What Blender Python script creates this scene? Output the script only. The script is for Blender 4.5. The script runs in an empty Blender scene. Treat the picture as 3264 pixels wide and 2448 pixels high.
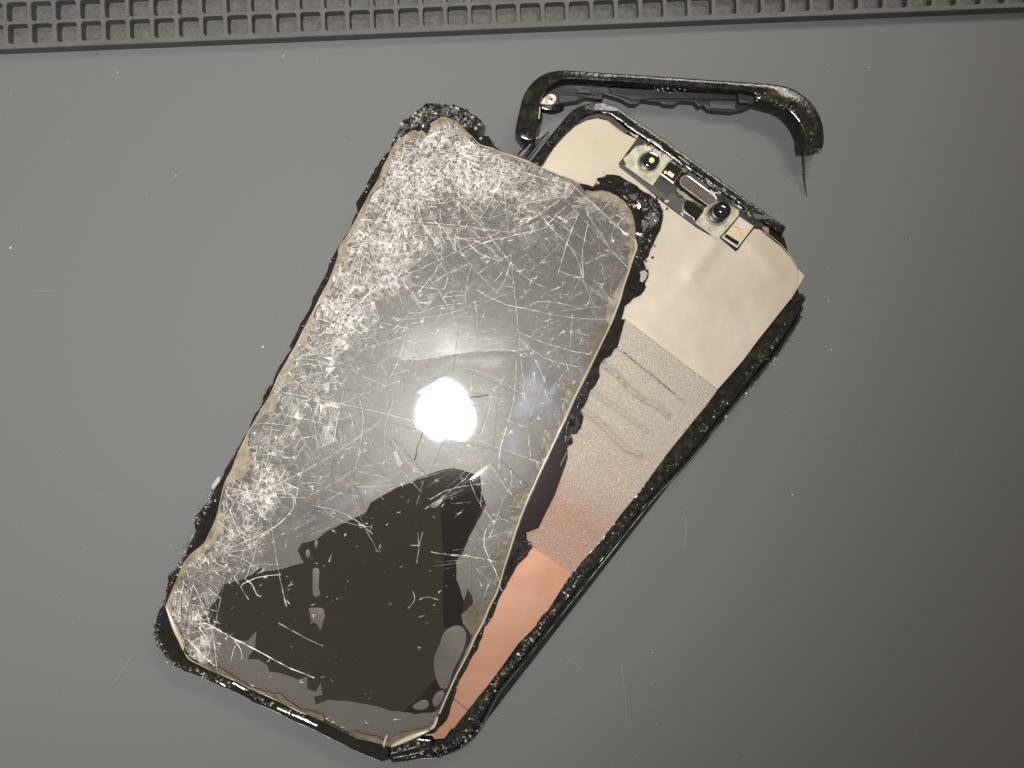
import bpy, bmesh, math, random
import numpy as np
from mathutils import Vector, noise
from mathutils.geometry import delaunay_2d_cdt, tessellate_polygon

# ------------------------------------------------------------------ camera, world, light
CAMH = 195.0            # camera height over the mat, mm
PXMM = 12.8             # photograph pixels per mm on the mat
sc = bpy.context.scene
cam_d = bpy.data.cameras.new('camera')
cam = bpy.data.objects.new('camera', cam_d)
sc.collection.objects.link(cam)
cam.location = (0, 0, CAMH * .001)
cam_d.sensor_width = 36
cam_d.lens = 36 * PXMM * CAMH / 3264
cam_d.clip_start = .01
cam_d.clip_end = 10
sc.camera = cam

world = bpy.data.worlds.new('World')
sc.world = world
world.use_nodes = True
wn = world.node_tree.nodes
wl = world.node_tree.links
wg = wn.new('ShaderNodeTexCoord'); wsx = wn.new('ShaderNodeSeparateXYZ'); wr = wn.new('ShaderNodeValToRGB')
wl.new(wg.outputs['Generated'], wsx.inputs[0]); wl.new(wsx.outputs['Z'], wr.inputs[0]); wl.new(wr.outputs[0], wn['Background'].inputs[0])
wr.color_ramp.elements[0].position = .0; wr.color_ramp.elements[0].color = (.24, .20, .165, 1)     # walls of the room
wr.color_ramp.elements[1].position = .75; wr.color_ramp.elements[1].color = (1.0, .89, .77, 1)    # ceiling
wn['Background'].inputs[1].default_value = .27

def spot(name, loc, aim, power, size, radius, color, blend=1.0):
    d = bpy.data.lights.new(name, 'SPOT')
    d.energy = power; d.spot_size = math.radians(size); d.spot_blend = blend
    d.shadow_soft_size = radius; d.color = color
    o = bpy.data.objects.new(name, d)
    sc.collection.objects.link(o)
    o.location = loc
    o.rotation_euler = (Vector(aim) - Vector(loc)).to_track_quat('-Z', 'Y').to_euler()
    return o
spot('bench_lamp', (-.0650, -.031, .608), (-.155, .085, 0), 23.0, 64, .030, (1.0, .985, .96))
ar = bpy.data.lights.new('ceiling_lamp', 'AREA')
ar.shape = 'RECTANGLE'; ar.size = .4; ar.size_y = .12; ar.energy = 3.2; ar.color = (1.0, .94, .86)
aro = bpy.data.objects.new('ceiling_lamp', ar)
sc.collection.objects.link(aro)
aro.location = (.26, .52, .60)
aro.rotation_euler = (Vector((0, 0, 0)) - aro.location).to_track_quat('-Z', 'Y').to_euler()

vs = sc.view_settings
vs.view_transform = 'Standard'; vs.look = 'None'; vs.exposure = 0; vs.gamma = 1
vs.use_curve_mapping = False
sc.cycles.transparent_max_bounces = 24
sc.cycles.max_bounces = 8
sc.cycles.sample_clamp_indirect = 6

RNG = np.random.default_rng(7)
random.seed(7)

# ------------------------------------------------------------------ helpers
FR = {'F': (0, 0, 1.4756), 'A1': (1600, 200, .4973), 'A2': (1100, 280, .4973), 'A3': (800, 1000, .4973),
      'A4': (450, 1500, .4973), 'A5': (1200, 1500, .4973), 'A6': (1700, 850, .4973), 'B1': (1950, 420, .22604),
      'B2': (1180, 300, .27125), 'B3': (700, 700, .27125), 'B4': (450, 1150, .27125), 'B5': (450, 1850, .27125),
      'B6': (950, 1998, .27125), 'B7': (1800, 500, .27125), 'B8': (1600, 1200, .18083), 'S': (0, 0, 1)}

def P(frame, pts, z):
    """plan position in mm of traced outline points for a surface z mm above the mat"""
    ox, oy, s = FR[frame]
    k = (CAMH - z) / CAMH / PXMM
    return [((ox + s * x - 1632) * k, (1224 - oy - s * y) * k) for x, y in pts]

def n2(x, y, s=1.0, seed=0.0):
    return noise.noise(Vector((x * s, y * s, seed)))

def area(p):
    return .5 * sum(p[i][0] * p[(i + 1) % len(p)][1] - p[(i + 1) % len(p)][0] * p[i][1] for i in range(len(p)))

def ccw(p):
    return list(p) if area(p) > 0 else list(p)[::-1]

def dens_line(p, step, closed=True):
    out = []
    n = len(p)
    for i in range(n if closed else n - 1):
        a = np.array(p[i]); b = np.array(p[(i + 1) % n])
        m = max(1, int(np.linalg.norm(b - a) / step))
        for k in range(m):
            out.append(tuple(a + (b - a) * k / m))
    if not closed:
        out.append(tuple(p[-1]))
    return out

def smooth(p, sub=4, closed=True):
    """Catmull-Rom through the traced points"""
    n = len(p); out = []
    q = [np.array(a, float) for a in p]
    for i in range(n if closed else n - 1):
        if closed:
            a, b, c, d = q[i - 1], q[i], q[(i + 1) % n], q[(i + 2) % n]
        else:
            a, b, c, d = q[max(i - 1, 0)], q[i], q[i + 1], q[min(i + 2, n - 1)]
        for k in range(sub):
            t = k / sub
            v = .5 * (2 * b + (c - a) * t + (2 * a - 5 * b + 4 * c - d) * t * t + (3 * b - a - 3 * c + d) * t ** 3)
            out.append(tuple(v))
    if not closed:
        out.append(tuple(q[-1]))
    return out

def rough(p, step, amp, seed=1, closed=True):
    r = random.Random(seed)
    return [(x + r.uniform(-amp, amp), y + r.uniform(-amp, amp)) for x, y in dens_line(p, step, closed)]

def inset(p, d):
    """move each vertex of a ccw polygon inward by d (mitre limited)"""
    n = len(p); out = []
    for i in range(n):
        a = np.array(p[i - 1]); b = np.array(p[i]); c = np.array(p[(i + 1) % n])
        e1 = b - a; e2 = c - b
        l1 = np.linalg.norm(e1) + 1e-9; l2 = np.linalg.norm(e2) + 1e-9
        m = np.array((-e1[1] / l1 - e2[1] / l2, e1[0] / l1 + e2[0] / l2))
        L = np.linalg.norm(m)
        if L < .3:
            out.append(tuple(b)); continue
        m = m / L
        out.append(tuple(b + m * d))
    return out

def pip(poly, X, Y):
    X = np.asarray(X, float); Y = np.asarray(Y, float)
    ins = np.zeros(X.shape, bool)
    n = len(poly)
    for i in range(n):
        x1, y1 = poly[i]; x2, y2 = poly[(i + 1) % n]
        if y1 == y2:
            continue
        c = ((y1 > Y) != (y2 > Y)) & (X < (x2 - x1) * (Y - y1) / (y2 - y1) + x1)
        ins ^= c
    return ins

def seg_dist(pts, X, Y):
    X = np.asarray(X, float); Y = np.asarray(Y, float)
    best = np.full(X.shape, 1e9)
    for (x1, y1), (x2, y2) in zip(pts[:-1], pts[1:]):
        dx, dy = x2 - x1, y2 - y1
        t = np.clip(((X - x1) * dx + (Y - y1) * dy) / (dx * dx + dy * dy + 1e-12), 0, 1)
        best = np.minimum(best, np.hypot(X - x1 - t * dx, Y - y1 - t * dy))
    return best

col = sc.collection
class Mesh:
    def __init__(s):
        s.v = []; s.f = []; s.mi = []; s.at = []
    def add(s, v, f, mi=0, at=None):
        o = len(s.v)
        s.v += [tuple(a) for a in v]
        s.f += [tuple(i + o for i in g) for g in f]
        s.mi += [mi] * len(f)
        s.at += ([at] * len(v) if not isinstance(at, (list, np.ndarray)) else list(at))
        return s
    def build(s, name, mats, parent=None, smooth=False, auto=None, attr=None):
        off = np.array((0., 0., 0.))
        r = parent
        while r is not None:
            off += np.array(r['_o']) if '_o' in r else 0
            r = r.parent
        me = bpy.data.meshes.new(name)
        V = (np.array(s.v, float) * .001 - off) if s.v else np.zeros((0, 3))
        me.from_pydata(V.tolist(), [], s.f)
        mats = mats if isinstance(mats, (list, tuple)) else [mats]
        for m in mats:
            me.materials.append(m)
        if any(s.mi):
            me.polygons.foreach_set('material_index', s.mi)
        if attr:
            a = me.attributes.new(attr, 'FLOAT', 'POINT')
            a.data.foreach_set('value', [float(q or 0) for q in s.at])
        me.update()
        if smooth:
            me.polygons.foreach_set('use_smooth', [True] * len(me.polygons))
            if auto:
                me.set_sharp_from_angle(angle=math.radians(auto))
        o = bpy.data.objects.new(name, me)
        col.objects.link(o)
        if parent is not None:
            o.parent = parent
        return o
    def prism(s, poly, z0, z1, bev=0.0, mi=0, at=None):
        p = ccw(poly); n = len(p)
        loops = [(p, z0)]
        if bev > 0:
            loops += [(p, z1 - bev), (inset(p, bev * .29), z1 - bev * .29), (inset(p, bev), z1)]
        else:
            loops += [(p, z1)]
        v = []
        for q, z in loops:
            zz = z if callable(z) else (lambda x, y, z=z: z)
            v += [(x, y, zz(x, y)) for x, y in q]
        f = []
        for k in range(len(loops) - 1):
            for i in range(n):
                j = (i + 1) % n
                f.append((k * n + i, k * n + j, (k + 1) * n + j, (k + 1) * n + i))
        top = loops[-1][0]
        tri = tessellate_polygon([[Vector((x, y, 0)) for x, y in top]])
        b = (len(loops) - 1) * n
        for t in tri:
            a, c, d = t
            ar_ = (top[c][0] - top[a][0]) * (top[d][1] - top[a][1]) - (top[d][0] - top[a][0]) * (top[c][1] - top[a][1])
            t = (a, c, d) if ar_ > 0 else (a, d, c)
            f.append(tuple(b + i for i in t))
            f.append(tuple(i for i in t[::-1]))
        return s.add(v, f, mi, at)
    def box(s, c, u, hu, hv, z0, z1, bev=0.0, mi=0):
        """box round centre c with long axis u (2D), half sizes hu hv"""
        u = np.array(u, float); u /= np.linalg.norm(u); w = np.array((-u[1], u[0]))
        c = np.array(c)
        p = [tuple(c + u * a * hu + w * b * hv) for a, b in ((-1, -1), (1, -1), (1, 1), (-1, 1))]
        return s.prism(p, z0, z1, bev, mi)
    def disc(s, c, r, z0, z1, bev=0.0, mi=0, n=28, ry=None, rot=0.0):
        ry = ry or r
        p = []
        for k in range(n):
            a = 2 * math.pi * k / n
            x, y = r * math.cos(a), ry * math.sin(a)
            p.append((c[0] + x * math.cos(rot) - y * math.sin(rot), c[1] + x * math.sin(rot) + y * math.cos(rot)))
        return s.prism(p, z0, z1, bev, mi)
    def ring(s, c, r0, r1, z0, z1, mi=0, n=28):
        v = []
        for r, z in ((r1, z0), (r1, z1), (r0, z1), (r0, z0)):
            v += [(c[0] + r * math.cos(2 * math.pi * k / n), c[1] + r * math.sin(2 * math.pi * k / n), z) for k in range(n)]
        f = []
        for l in range(3):
            for k in range(n):
                j = (k + 1) % n
                f.append((l * n + k, l * n + j, (l + 1) * n + j, (l + 1) * n + k))
        return s.add(v, f, mi)
    def dome(s, c, r, z0, h, mi=0, n=24, m=7):
        v = []; f = []
        for l in range(m):
            t = l / m * math.pi / 2
            v += [(c[0] + r * math.cos(t) * math.cos(2 * math.pi * k / n), c[1] + r * math.cos(t) * math.sin(2 * math.pi * k / n), z0 + h * math.sin(t)) for k in range(n)]
        v.append((c[0], c[1], z0 + h))
        for l in range(m - 1):
            for k in range(n):
                j = (k + 1) % n
                f.append((l * n + k, l * n + j, (l + 1) * n + j, (l + 1) * n + k))
        for k in range(n):
            f.append(((m - 1) * n + k, (m - 1) * n + (k + 1) % n, m * n))
        return s.add(v, f, mi)
    def tube(s, path, rad, n=6, mi=0, at=None):
        """path: 3D points, rad: number or list"""
        p = [np.array(q, float) for q in path]
        m = len(p)
        v = []; f = []
        for i in range(m):
            t = p[min(i + 1, m - 1)] - p[max(i - 1, 0)]
            t /= np.linalg.norm(t) + 1e-9
            a = np.cross(t, (0, 0, 1)); la = np.linalg.norm(a)
            a = a / la if la > 1e-3 else np.array((1., 0, 0))
            b = np.cross(a, t)
            r = rad[i] if isinstance(rad, (list, tuple, np.ndarray)) else rad
            for k in range(n):
                g = 2 * math.pi * k / n
                v.append(p[i] + (a * math.cos(g) + b * math.sin(g)) * r)
        for i in range(m - 1):
            for k in range(n):
                j = (k + 1) % n
                f.append((i * n + k, i * n + j, (i + 1) * n + j, (i + 1) * n + k))
        f.append(tuple(range(n))[::-1]); f.append(tuple((m - 1) * n + k for k in range(n)))
        return s.add(v, f, mi, at)
    def sheet(s, poly, zf, thick, res, holes=(), mi=0, attf=None, seed=3):
        """triangulated sheet that follows zf(x, y), with edge thickness"""
        p = ccw(dens_line(poly, res * 1.2)); H = [ccw(dens_line(h, res * 1.2)) for h in holes]
        xs = [a[0] for a in p]; ys = [a[1] for a in p]
        r = np.random.default_rng(seed)
        gx, gy = np.meshgrid(np.arange(min(xs), max(xs), res), np.arange(min(ys), max(ys), res * .87))
        gx = gx + (np.arange(gx.shape[0]) % 2 * .5 * res)[:, None]
        gx = (gx + r.uniform(-.2, .2, gx.shape) * res).ravel(); gy = (gy + r.uniform(-.2, .2, gy.shape) * res).ravel()
        k = pip(p, gx, gy)
        k &= seg_dist(p + [p[0]], gx, gy) > res * .55
        for h in H:
            k &= ~pip(h, gx, gy)
            k &= seg_dist(h + [h[0]], gx, gy) > res * .55
        pts = list(p); edges = [(i, (i + 1) % len(p)) for i in range(len(p))]
        for h in H:
            o = len(pts); pts += h
            edges += [(o + i, o + (i + 1) % len(h)) for i in range(len(h))]
        pts += list(zip(gx[k], gy[k]))
        vo, eo, fo, *_ = delaunay_2d_cdt([Vector(q) for q in pts], edges, [], 0, 1e-5)
        V = np.array([(q.x, q.y) for q in vo]); F = np.array([tuple(q) for q in fo])
        c = V[F].mean(1)
        keep = pip(p, c[:, 0], c[:, 1])
        for h in H:
            keep &= ~pip(h, c[:, 0], c[:, 1])
        F = F[keep]
        a, b, d = V[F[:, 0]], V[F[:, 1]], V[F[:, 2]]
        sg = (b[:, 0] - a[:, 0]) * (d[:, 1] - a[:, 1]) - (d[:, 0] - a[:, 0]) * (b[:, 1] - a[:, 1])
        F = np.where((sg > 0)[:, None], F, F[:, ::-1])
        Z = np.array([zf(x, y) for x, y in V])
        n = len(V)
        verts = [(x, y, z) for (x, y), z in zip(V, Z)] + [(x, y, z - thick) for (x, y), z in zip(V, Z)]
        faces = [tuple(int(i) for i in t) for t in F]
        bottom = [tuple(int(i) + n for i in t[::-1]) for t in F]
        cnt = {}
        for t in faces:
            for i in range(3):
                e = (t[i], t[(i + 1) % 3])
                cnt[tuple(sorted(e))] = None if tuple(sorted(e)) in cnt else e
        sides = [(e[1], e[0], e[0] + n, e[1] + n) for e in cnt.values() if e]
        at = None
        if attf is not None:
            at = [attf(x, y) for x, y in V] * 2
        return s.add(verts, faces + bottom + sides, mi, at)
    def crumb(s, c, size, rnd, mi=0, flat=1.0):
        """one irregular glass crumb, six corners"""
        v = []
        base = [(1, 0, 0), (-1, 0, 0), (0, 1, 0), (0, -1, 0), (0, 0, 1), (0, 0, -1)]
        q = Vector((rnd.uniform(-1, 1), rnd.uniform(-1, 1), rnd.uniform(-1, 1))).to_track_quat('Z', 'Y')
        for b in base:
            w = q @ (Vector(b) * rnd.uniform(.45, 1.25))
            v.append((c[0] + w.x * size, c[1] + w.y * size, c[2] + w.z * size * flat))
        f = [(0, 2, 4), (2, 1, 4), (1, 3, 4), (3, 0, 4), (2, 0, 5), (1, 2, 5), (3, 1, 5), (0, 3, 5)]
        return s.add(v, f, mi)

def thing(name, base, label, cat, group=None):
    o = bpy.data.objects.new(name, None)
    col.objects.link(o)
    o.empty_display_size = .01
    o.location = Vector(base) * .001
    o['_o'] = [b * .001 for b in base]
    o['label'] = label; o['category'] = cat
    if group:
        o['group'] = group
    return o

# ------------------------------------------------------------------ materials
def newmat(name):
    m = bpy.data.materials.new(name); m.use_nodes = True
    nt = m.node_tree
    for n in list(nt.nodes):
        nt.nodes.remove(n)
    out = nt.nodes.new('ShaderNodeOutputMaterial')
    return m, nt, out

def N(nt, t, **kw):
    n = nt.nodes.new(t)
    for k, v in kw.items():
        if k in n.inputs.keys():
            n.inputs[k].default_value = v
        else:
            setattr(n, k, v)
    return n

def noise_tex(nt, scale, detail=3, rough_=.55, dist=0):
    tc = N(nt, 'ShaderNodeTexCoord')
    t = N(nt, 'ShaderNodeTexNoise')
    t.inputs['Scale'].default_value = scale; t.inputs['Detail'].default_value = detail
    t.inputs['Roughness'].default_value = rough_; t.inputs['Distortion'].default_value = dist
    nt.links.new(tc.outputs['Object'], t.inputs['Vector'])
    return t

def ramp(nt, src, stops):
    r = N(nt, 'ShaderNodeValToRGB')
    e = r.color_ramp.elements
    while len(e) < len(stops):
        e.new(.5)
    for q, (pos, c) in zip(e, stops):
        q.position = pos
        q.color = (c, c, c, 1) if not hasattr(c, '__len__') else (*c[:3], 1)
    nt.links.new(src, r.inputs[0])
    return r

def surf(name, c, rough_=.5, metal=0.0, spec=.5, c2=None, nscale=600, ndet=3, bump=0.0, bscale=3000, bdist=.0001,
         coat=0.0, rvar=0.0, lo=.35, hi=.65, trans=0.0):
    m, nt, out = newmat(name)
    b = N(nt, 'ShaderNodeBsdfPrincipled')
    b.inputs['Base Color'].default_value = (*c, 1)
    b.inputs['Roughness'].default_value = rough_
    b.inputs['Metallic'].default_value = metal
    b.inputs['Specular IOR Level'].default_value = spec
    b.inputs['Coat Weight'].default_value = coat
    b.inputs['Coat Roughness'].default_value = .08
    b.inputs['Transmission Weight'].default_value = trans
    if c2 is not None:
        t = noise_tex(nt, nscale, ndet)
        r = ramp(nt, t.outputs['Fac'], ((lo, c), (hi, c2)))
        nt.links.new(r.outputs[0], b.inputs['Base Color'])
    if rvar:
        t = noise_tex(nt, nscale * 1.7, 3)
        r = ramp(nt, t.outputs['Fac'], ((.3, max(rough_ - rvar, .02)), (.7, min(rough_ + rvar, 1))))
        nt.links.new(r.outputs[0], b.inputs['Roughness'])
    if bump:
        t = noise_tex(nt, bscale, 3)
        bp = N(nt, 'ShaderNodeBump')
        bp.inputs['Strength'].default_value = bump; bp.inputs['Distance'].default_value = bdist
        nt.links.new(t.outputs['Fac'], bp.inputs['Height'])
        nt.links.new(bp.outputs[0], b.inputs['Normal'])
    nt.links.new(b.outputs[0], out.inputs[0])
    return m

M = {}
M['mat'] = surf('silicone_grey', (.099, .0995, .100), .62, spec=.35, c2=(.108, .1085, .109), nscale=2600, ndet=2, bump=.25, bscale=9000, bdist=.00004)
M['strip'] = surf('silicone_strip', (.070, .068, .066), .6, spec=.35, c2=(.084, .081, .078), nscale=200, bump=.3, bscale=5000, bdist=.00005)
M['pocket'] = surf('pocket_floor', (.058, .056, .054), .65, spec=.4, c2=(.085, .081, .078), nscale=900, bump=.8, bscale=1600, bdist=.0004)
M['black'] = surf('black_plastic', (.006, .0055, .005), .13, spec=.42, c2=(.012, .011, .0095), nscale=500, bump=.06, bscale=300, bdist=.0004, rvar=.05)
M['gloss_black'] = surf('black_gloss', (.004, .0038, .0035), .12, spec=.5, c2=(.010, .009, .007), nscale=500, bump=.10, bscale=1500, bdist=.00015, rvar=.08)
M['brown_black'] = surf('scuffed_black_metal', (.006, .0055, .0045), .17, spec=.38, c2=(.034, .028, .019), nscale=500, ndet=5, bump=.22, bscale=500, bdist=.0005, rvar=.08, lo=.48, hi=.78)
M['dark_plastic'] = surf('charcoal_plastic', (.010, .010, .0105), .4, c2=(.018, .0175, .017), nscale=700, bump=.2)
M['grey_plastic'] = surf('dark_grey_cover', (.028, .027, .026), .5, c2=(.040, .038, .036), nscale=900, bump=.3, bscale=5000)
M['steel'] = surf('bright_steel', (.55, .51, .45), .3, metal=.7, bump=.1)
M['screw'] = surf('pale_nickel', (.62, .55, .46), .3, metal=.6, bump=.1)
M['champ'] = surf('champagne_foil', (.345, .302, .232), .48, metal=.35, spec=.4, c2=(.375, .33, .262), nscale=60, bump=.07, bscale=140, bdist=.0012)
M['grain'] = None
M['copper'] = surf('copper_reflection_tint', (.265, .127, .072), .40, metal=.35, c2=(.29, .155, .10), nscale=70, bump=.05, bscale=140, bdist=.001)  # copper tone; on the lower foil partly the hand's reflection, painted in
M['under'] = surf('dark_maroon_film', (.010, .004, .004), .12, spec=.55, bump=.1, bscale=600)
M['bracket'] = surf('gummed_bracket', (.46, .425, .33), .33, metal=.25, c2=(.20, .22, .155), nscale=380, ndet=4, bump=.35, bscale=900, bdist=.0003, lo=.42, hi=.68)
M['gum'] = surf('green_gum', (.16, .18, .125), .22, c2=(.36, .36, .27), nscale=500, bump=.5, bscale=900, bdist=.0003, trans=.2)
M['lens'] = surf('lens_black', (.004, .004, .006), .05, spec=.8, coat=.5)
M['lens_glint'] = surf('lens_glint_green', (.62, .72, .22), .2, spec=.8, coat=.6)  # pale green of the glint, put into the colour
M['barrel'] = surf('lens_barrel', (.012, .012, .011), .3)
M['mesh'] = surf('speaker_mesh', (.03, .024, .018), .55, c2=(.10, .08, .06), nscale=3500, bump=.8, bscale=5000, bdist=.0002)
M['gold'] = surf('gold_pad', (.80, .62, .26), .3, metal=.6)
M['chip'] = surf('beige_chip', (.62, .54, .44), .45)
M['flex'] = surf('amber_flex', (.36, .24, .15), .4, c2=(.55, .45, .33), nscale=1800)
M['tile'] = surf('grey_tile', (.42, .42, .41), .4)
M['crumb_d'] = surf('glass_crumb_dark', (.02, .019, .018), .10, spec=.8)
M['crumb_g'] = surf('glass_crumb_grey', (.20, .195, .185), .10, spec=.8, trans=.55)
M['crumb_w'] = surf('glass_crumb_white', (.60, .58, .55), .12, spec=.8, trans=.5)
M['crumb_o'] = surf('crumb_olive', (.13, .12, .075), .25, spec=.6)
M['crumb_c'] = surf('crumb_copper', (.75, .33, .18), .3, metal=.6)
M['oled'] = surf('display_black', (.0145, .0108, .008), .06, spec=.5)
M['maroon_reflection'] = surf('display_maroon_reflection', (.0032, .0010, .0016), .10, spec=.12)  # dark maroon painted for the photographer's phone reflected in the screen
M['edge'] = surf('film_edge', (.40, .36, .28), .2, spec=.5, c2=(.33, .295, .22), nscale=120)

def grain_mat():
    m, nt, out = newmat('grainy_foil')
    b = N(nt, 'ShaderNodeBsdfPrincipled')
    b.inputs['Metallic'].default_value = .3; b.inputs['Roughness'].default_value = .46
    a = N(nt, 'ShaderNodeAttribute'); a.attribute_name = 'tint'
    r = ramp(nt, a.outputs['Fac'], ((0, (.31, .27, .225)), (.45, (.31, .255, .21)), (.72, (.27, .168, .12)), (1, (.27, .175, .13))))  # pink end paints the hand's reflection as foil colour
    t0 = noise_tex(nt, 2600, 2, .6)
    r0 = ramp(nt, t0.outputs['Fac'], ((.3, .78), (.62, 1.0), (.72, 1.45)))
    mxc = N(nt, 'ShaderNodeMix', data_type='RGBA', blend_type='MULTIPLY'); mxc.inputs['Factor'].default_value = 1
    nt.links.new(r.outputs[0], mxc.inputs['A']); nt.links.new(r0.outputs[0], mxc.inputs['B'])
    nt.links.new(mxc.outputs['Result'], b.inputs['Base Color'])
    t = noise_tex(nt, 3000, 3, .6)
    bp = N(nt, 'ShaderNodeBump'); bp.inputs['Strength'].default_value = .8; bp.inputs['Distance'].default_value = .0002
    nt.links.new(t.outputs['Fac'], bp.inputs['Height']); nt.links.new(bp.outputs[0], b.inputs['Normal'])
    nt.links.new(b.outputs[0], out.inputs[0])
    return m
M['grain'] = grain_mat()

def glass_mat(name, tint, refl=1.0, rough_=.02, bump=0.0, bscale=300, milky=0.0, milk=(.6, .58, .54), mlo=.35, msc=150, fade=False):
    """thin clear glass: see through, Fresnel mirror on top, optional milkiness of crushed glass"""
    m, nt, out = newmat(name)
    tr = N(nt, 'ShaderNodeBsdfTransparent'); tr.inputs[0].default_value = (*tint, 1)
    gl = N(nt, 'ShaderNodeBsdfGlossy'); gl.inputs['Roughness'].default_value = rough_
    gl.inputs[0].default_value = (refl, refl, refl, 1)
    fr = N(nt, 'ShaderNodeFresnel'); fr.inputs[0].default_value = 1.5
    mx = N(nt, 'ShaderNodeMixShader')
    nt.links.new(fr.outputs[0], mx.inputs[0]); nt.links.new(tr.outputs[0], mx.inputs[1]); nt.links.new(gl.outputs[0], mx.inputs[2])
    if bump:
        t = noise_tex(nt, bscale, 2)
        bp = N(nt, 'ShaderNodeBump'); bp.inputs['Strength'].default_value = bump; bp.inputs['Distance'].default_value = .001
        nt.links.new(t.outputs['Fac'], bp.inputs['Height'])
        nt.links.new(bp.outputs[0], gl.inputs['Normal']); nt.links.new(bp.outputs[0], fr.inputs['Normal'])
    last = mx
    if milky:
        df = N(nt, 'ShaderNodeBsdfDiffuse'); df.inputs[0].default_value = (*milk, 1)
        t = noise_tex(nt, msc, 4, .65)
        r = ramp(nt, t.outputs['Fac'], ((.34, milky * mlo), (.66, milky)))
        m2 = N(nt, 'ShaderNodeMixShader')
        nt.links.new(r.outputs[0], m2.inputs[0]); nt.links.new(mx.outputs[0], m2.inputs[1]); nt.links.new(df.outputs[0], m2.inputs[2])
        last = m2
    if fade:                      # film that thins out towards its torn edge
        at = N(nt, 'ShaderNodeAttribute'); at.attribute_name = 'fade'
        t2 = N(nt, 'ShaderNodeBsdfTransparent'); m3 = N(nt, 'ShaderNodeMixShader')
        nt.links.new(at.outputs['Fac'], m3.inputs[0]); nt.links.new(t2.outputs[0], m3.inputs[1]); nt.links.new(last.outputs[0], m3.inputs[2])
        last = m3
    nt.links.new(last.outputs[0], out.inputs[0])
    return m
M['glass'] = glass_mat('clear_glass', (.985, .985, .98))
M['glass_fine'] = glass_mat('crushed_glass', (.97, .97, .965), rough_=.08, milky=.35)
M['adh'] = glass_mat('beige_adhesive', (.90, .86, .78), rough_=.25, bump=.1, milky=.9, milk=(.31, .27, .20), mlo=.08, msc=260)
M['adh_o'] = glass_mat('olive_adhesive', (.80, .77, .66), rough_=.2, bump=.1, milky=.75, milk=(.175, .155, .105), mlo=.2, msc=240)

def crack_mat():
    m, nt, out = newmat('crack_white')
    tr = N(nt, 'ShaderNodeBsdfTransparent')
    b = N(nt, 'ShaderNodeBsdfPrincipled')
    b.inputs['Base Color'].default_value = (.92, .89, .83, 1); b.inputs['Roughness'].default_value = .25
    b.inputs['Specular IOR Level'].default_value = .8
    a = N(nt, 'ShaderNodeAttribute'); a.attribute_name = 'haze'
    t = noise_tex(nt, 1500, 3)
    r = ramp(nt, t.outputs['Fac'], ((.3, .55), (.6, 1)))
    mu = N(nt, 'ShaderNodeMath', operation='MULTIPLY')
    nt.links.new(a.outputs['Fac'], mu.inputs[0]); nt.links.new(r.outputs[0], mu.inputs[1])
    mx = N(nt, 'ShaderNodeMixShader')
    nt.links.new(mu.outputs[0], mx.inputs[0]); nt.links.new(tr.outputs[0], mx.inputs[1]); nt.links.new(b.outputs[0], mx.inputs[2])
    nt.links.new(mx.outputs[0], out.inputs[0])
    return m
M['crack'] = crack_mat()

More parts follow.
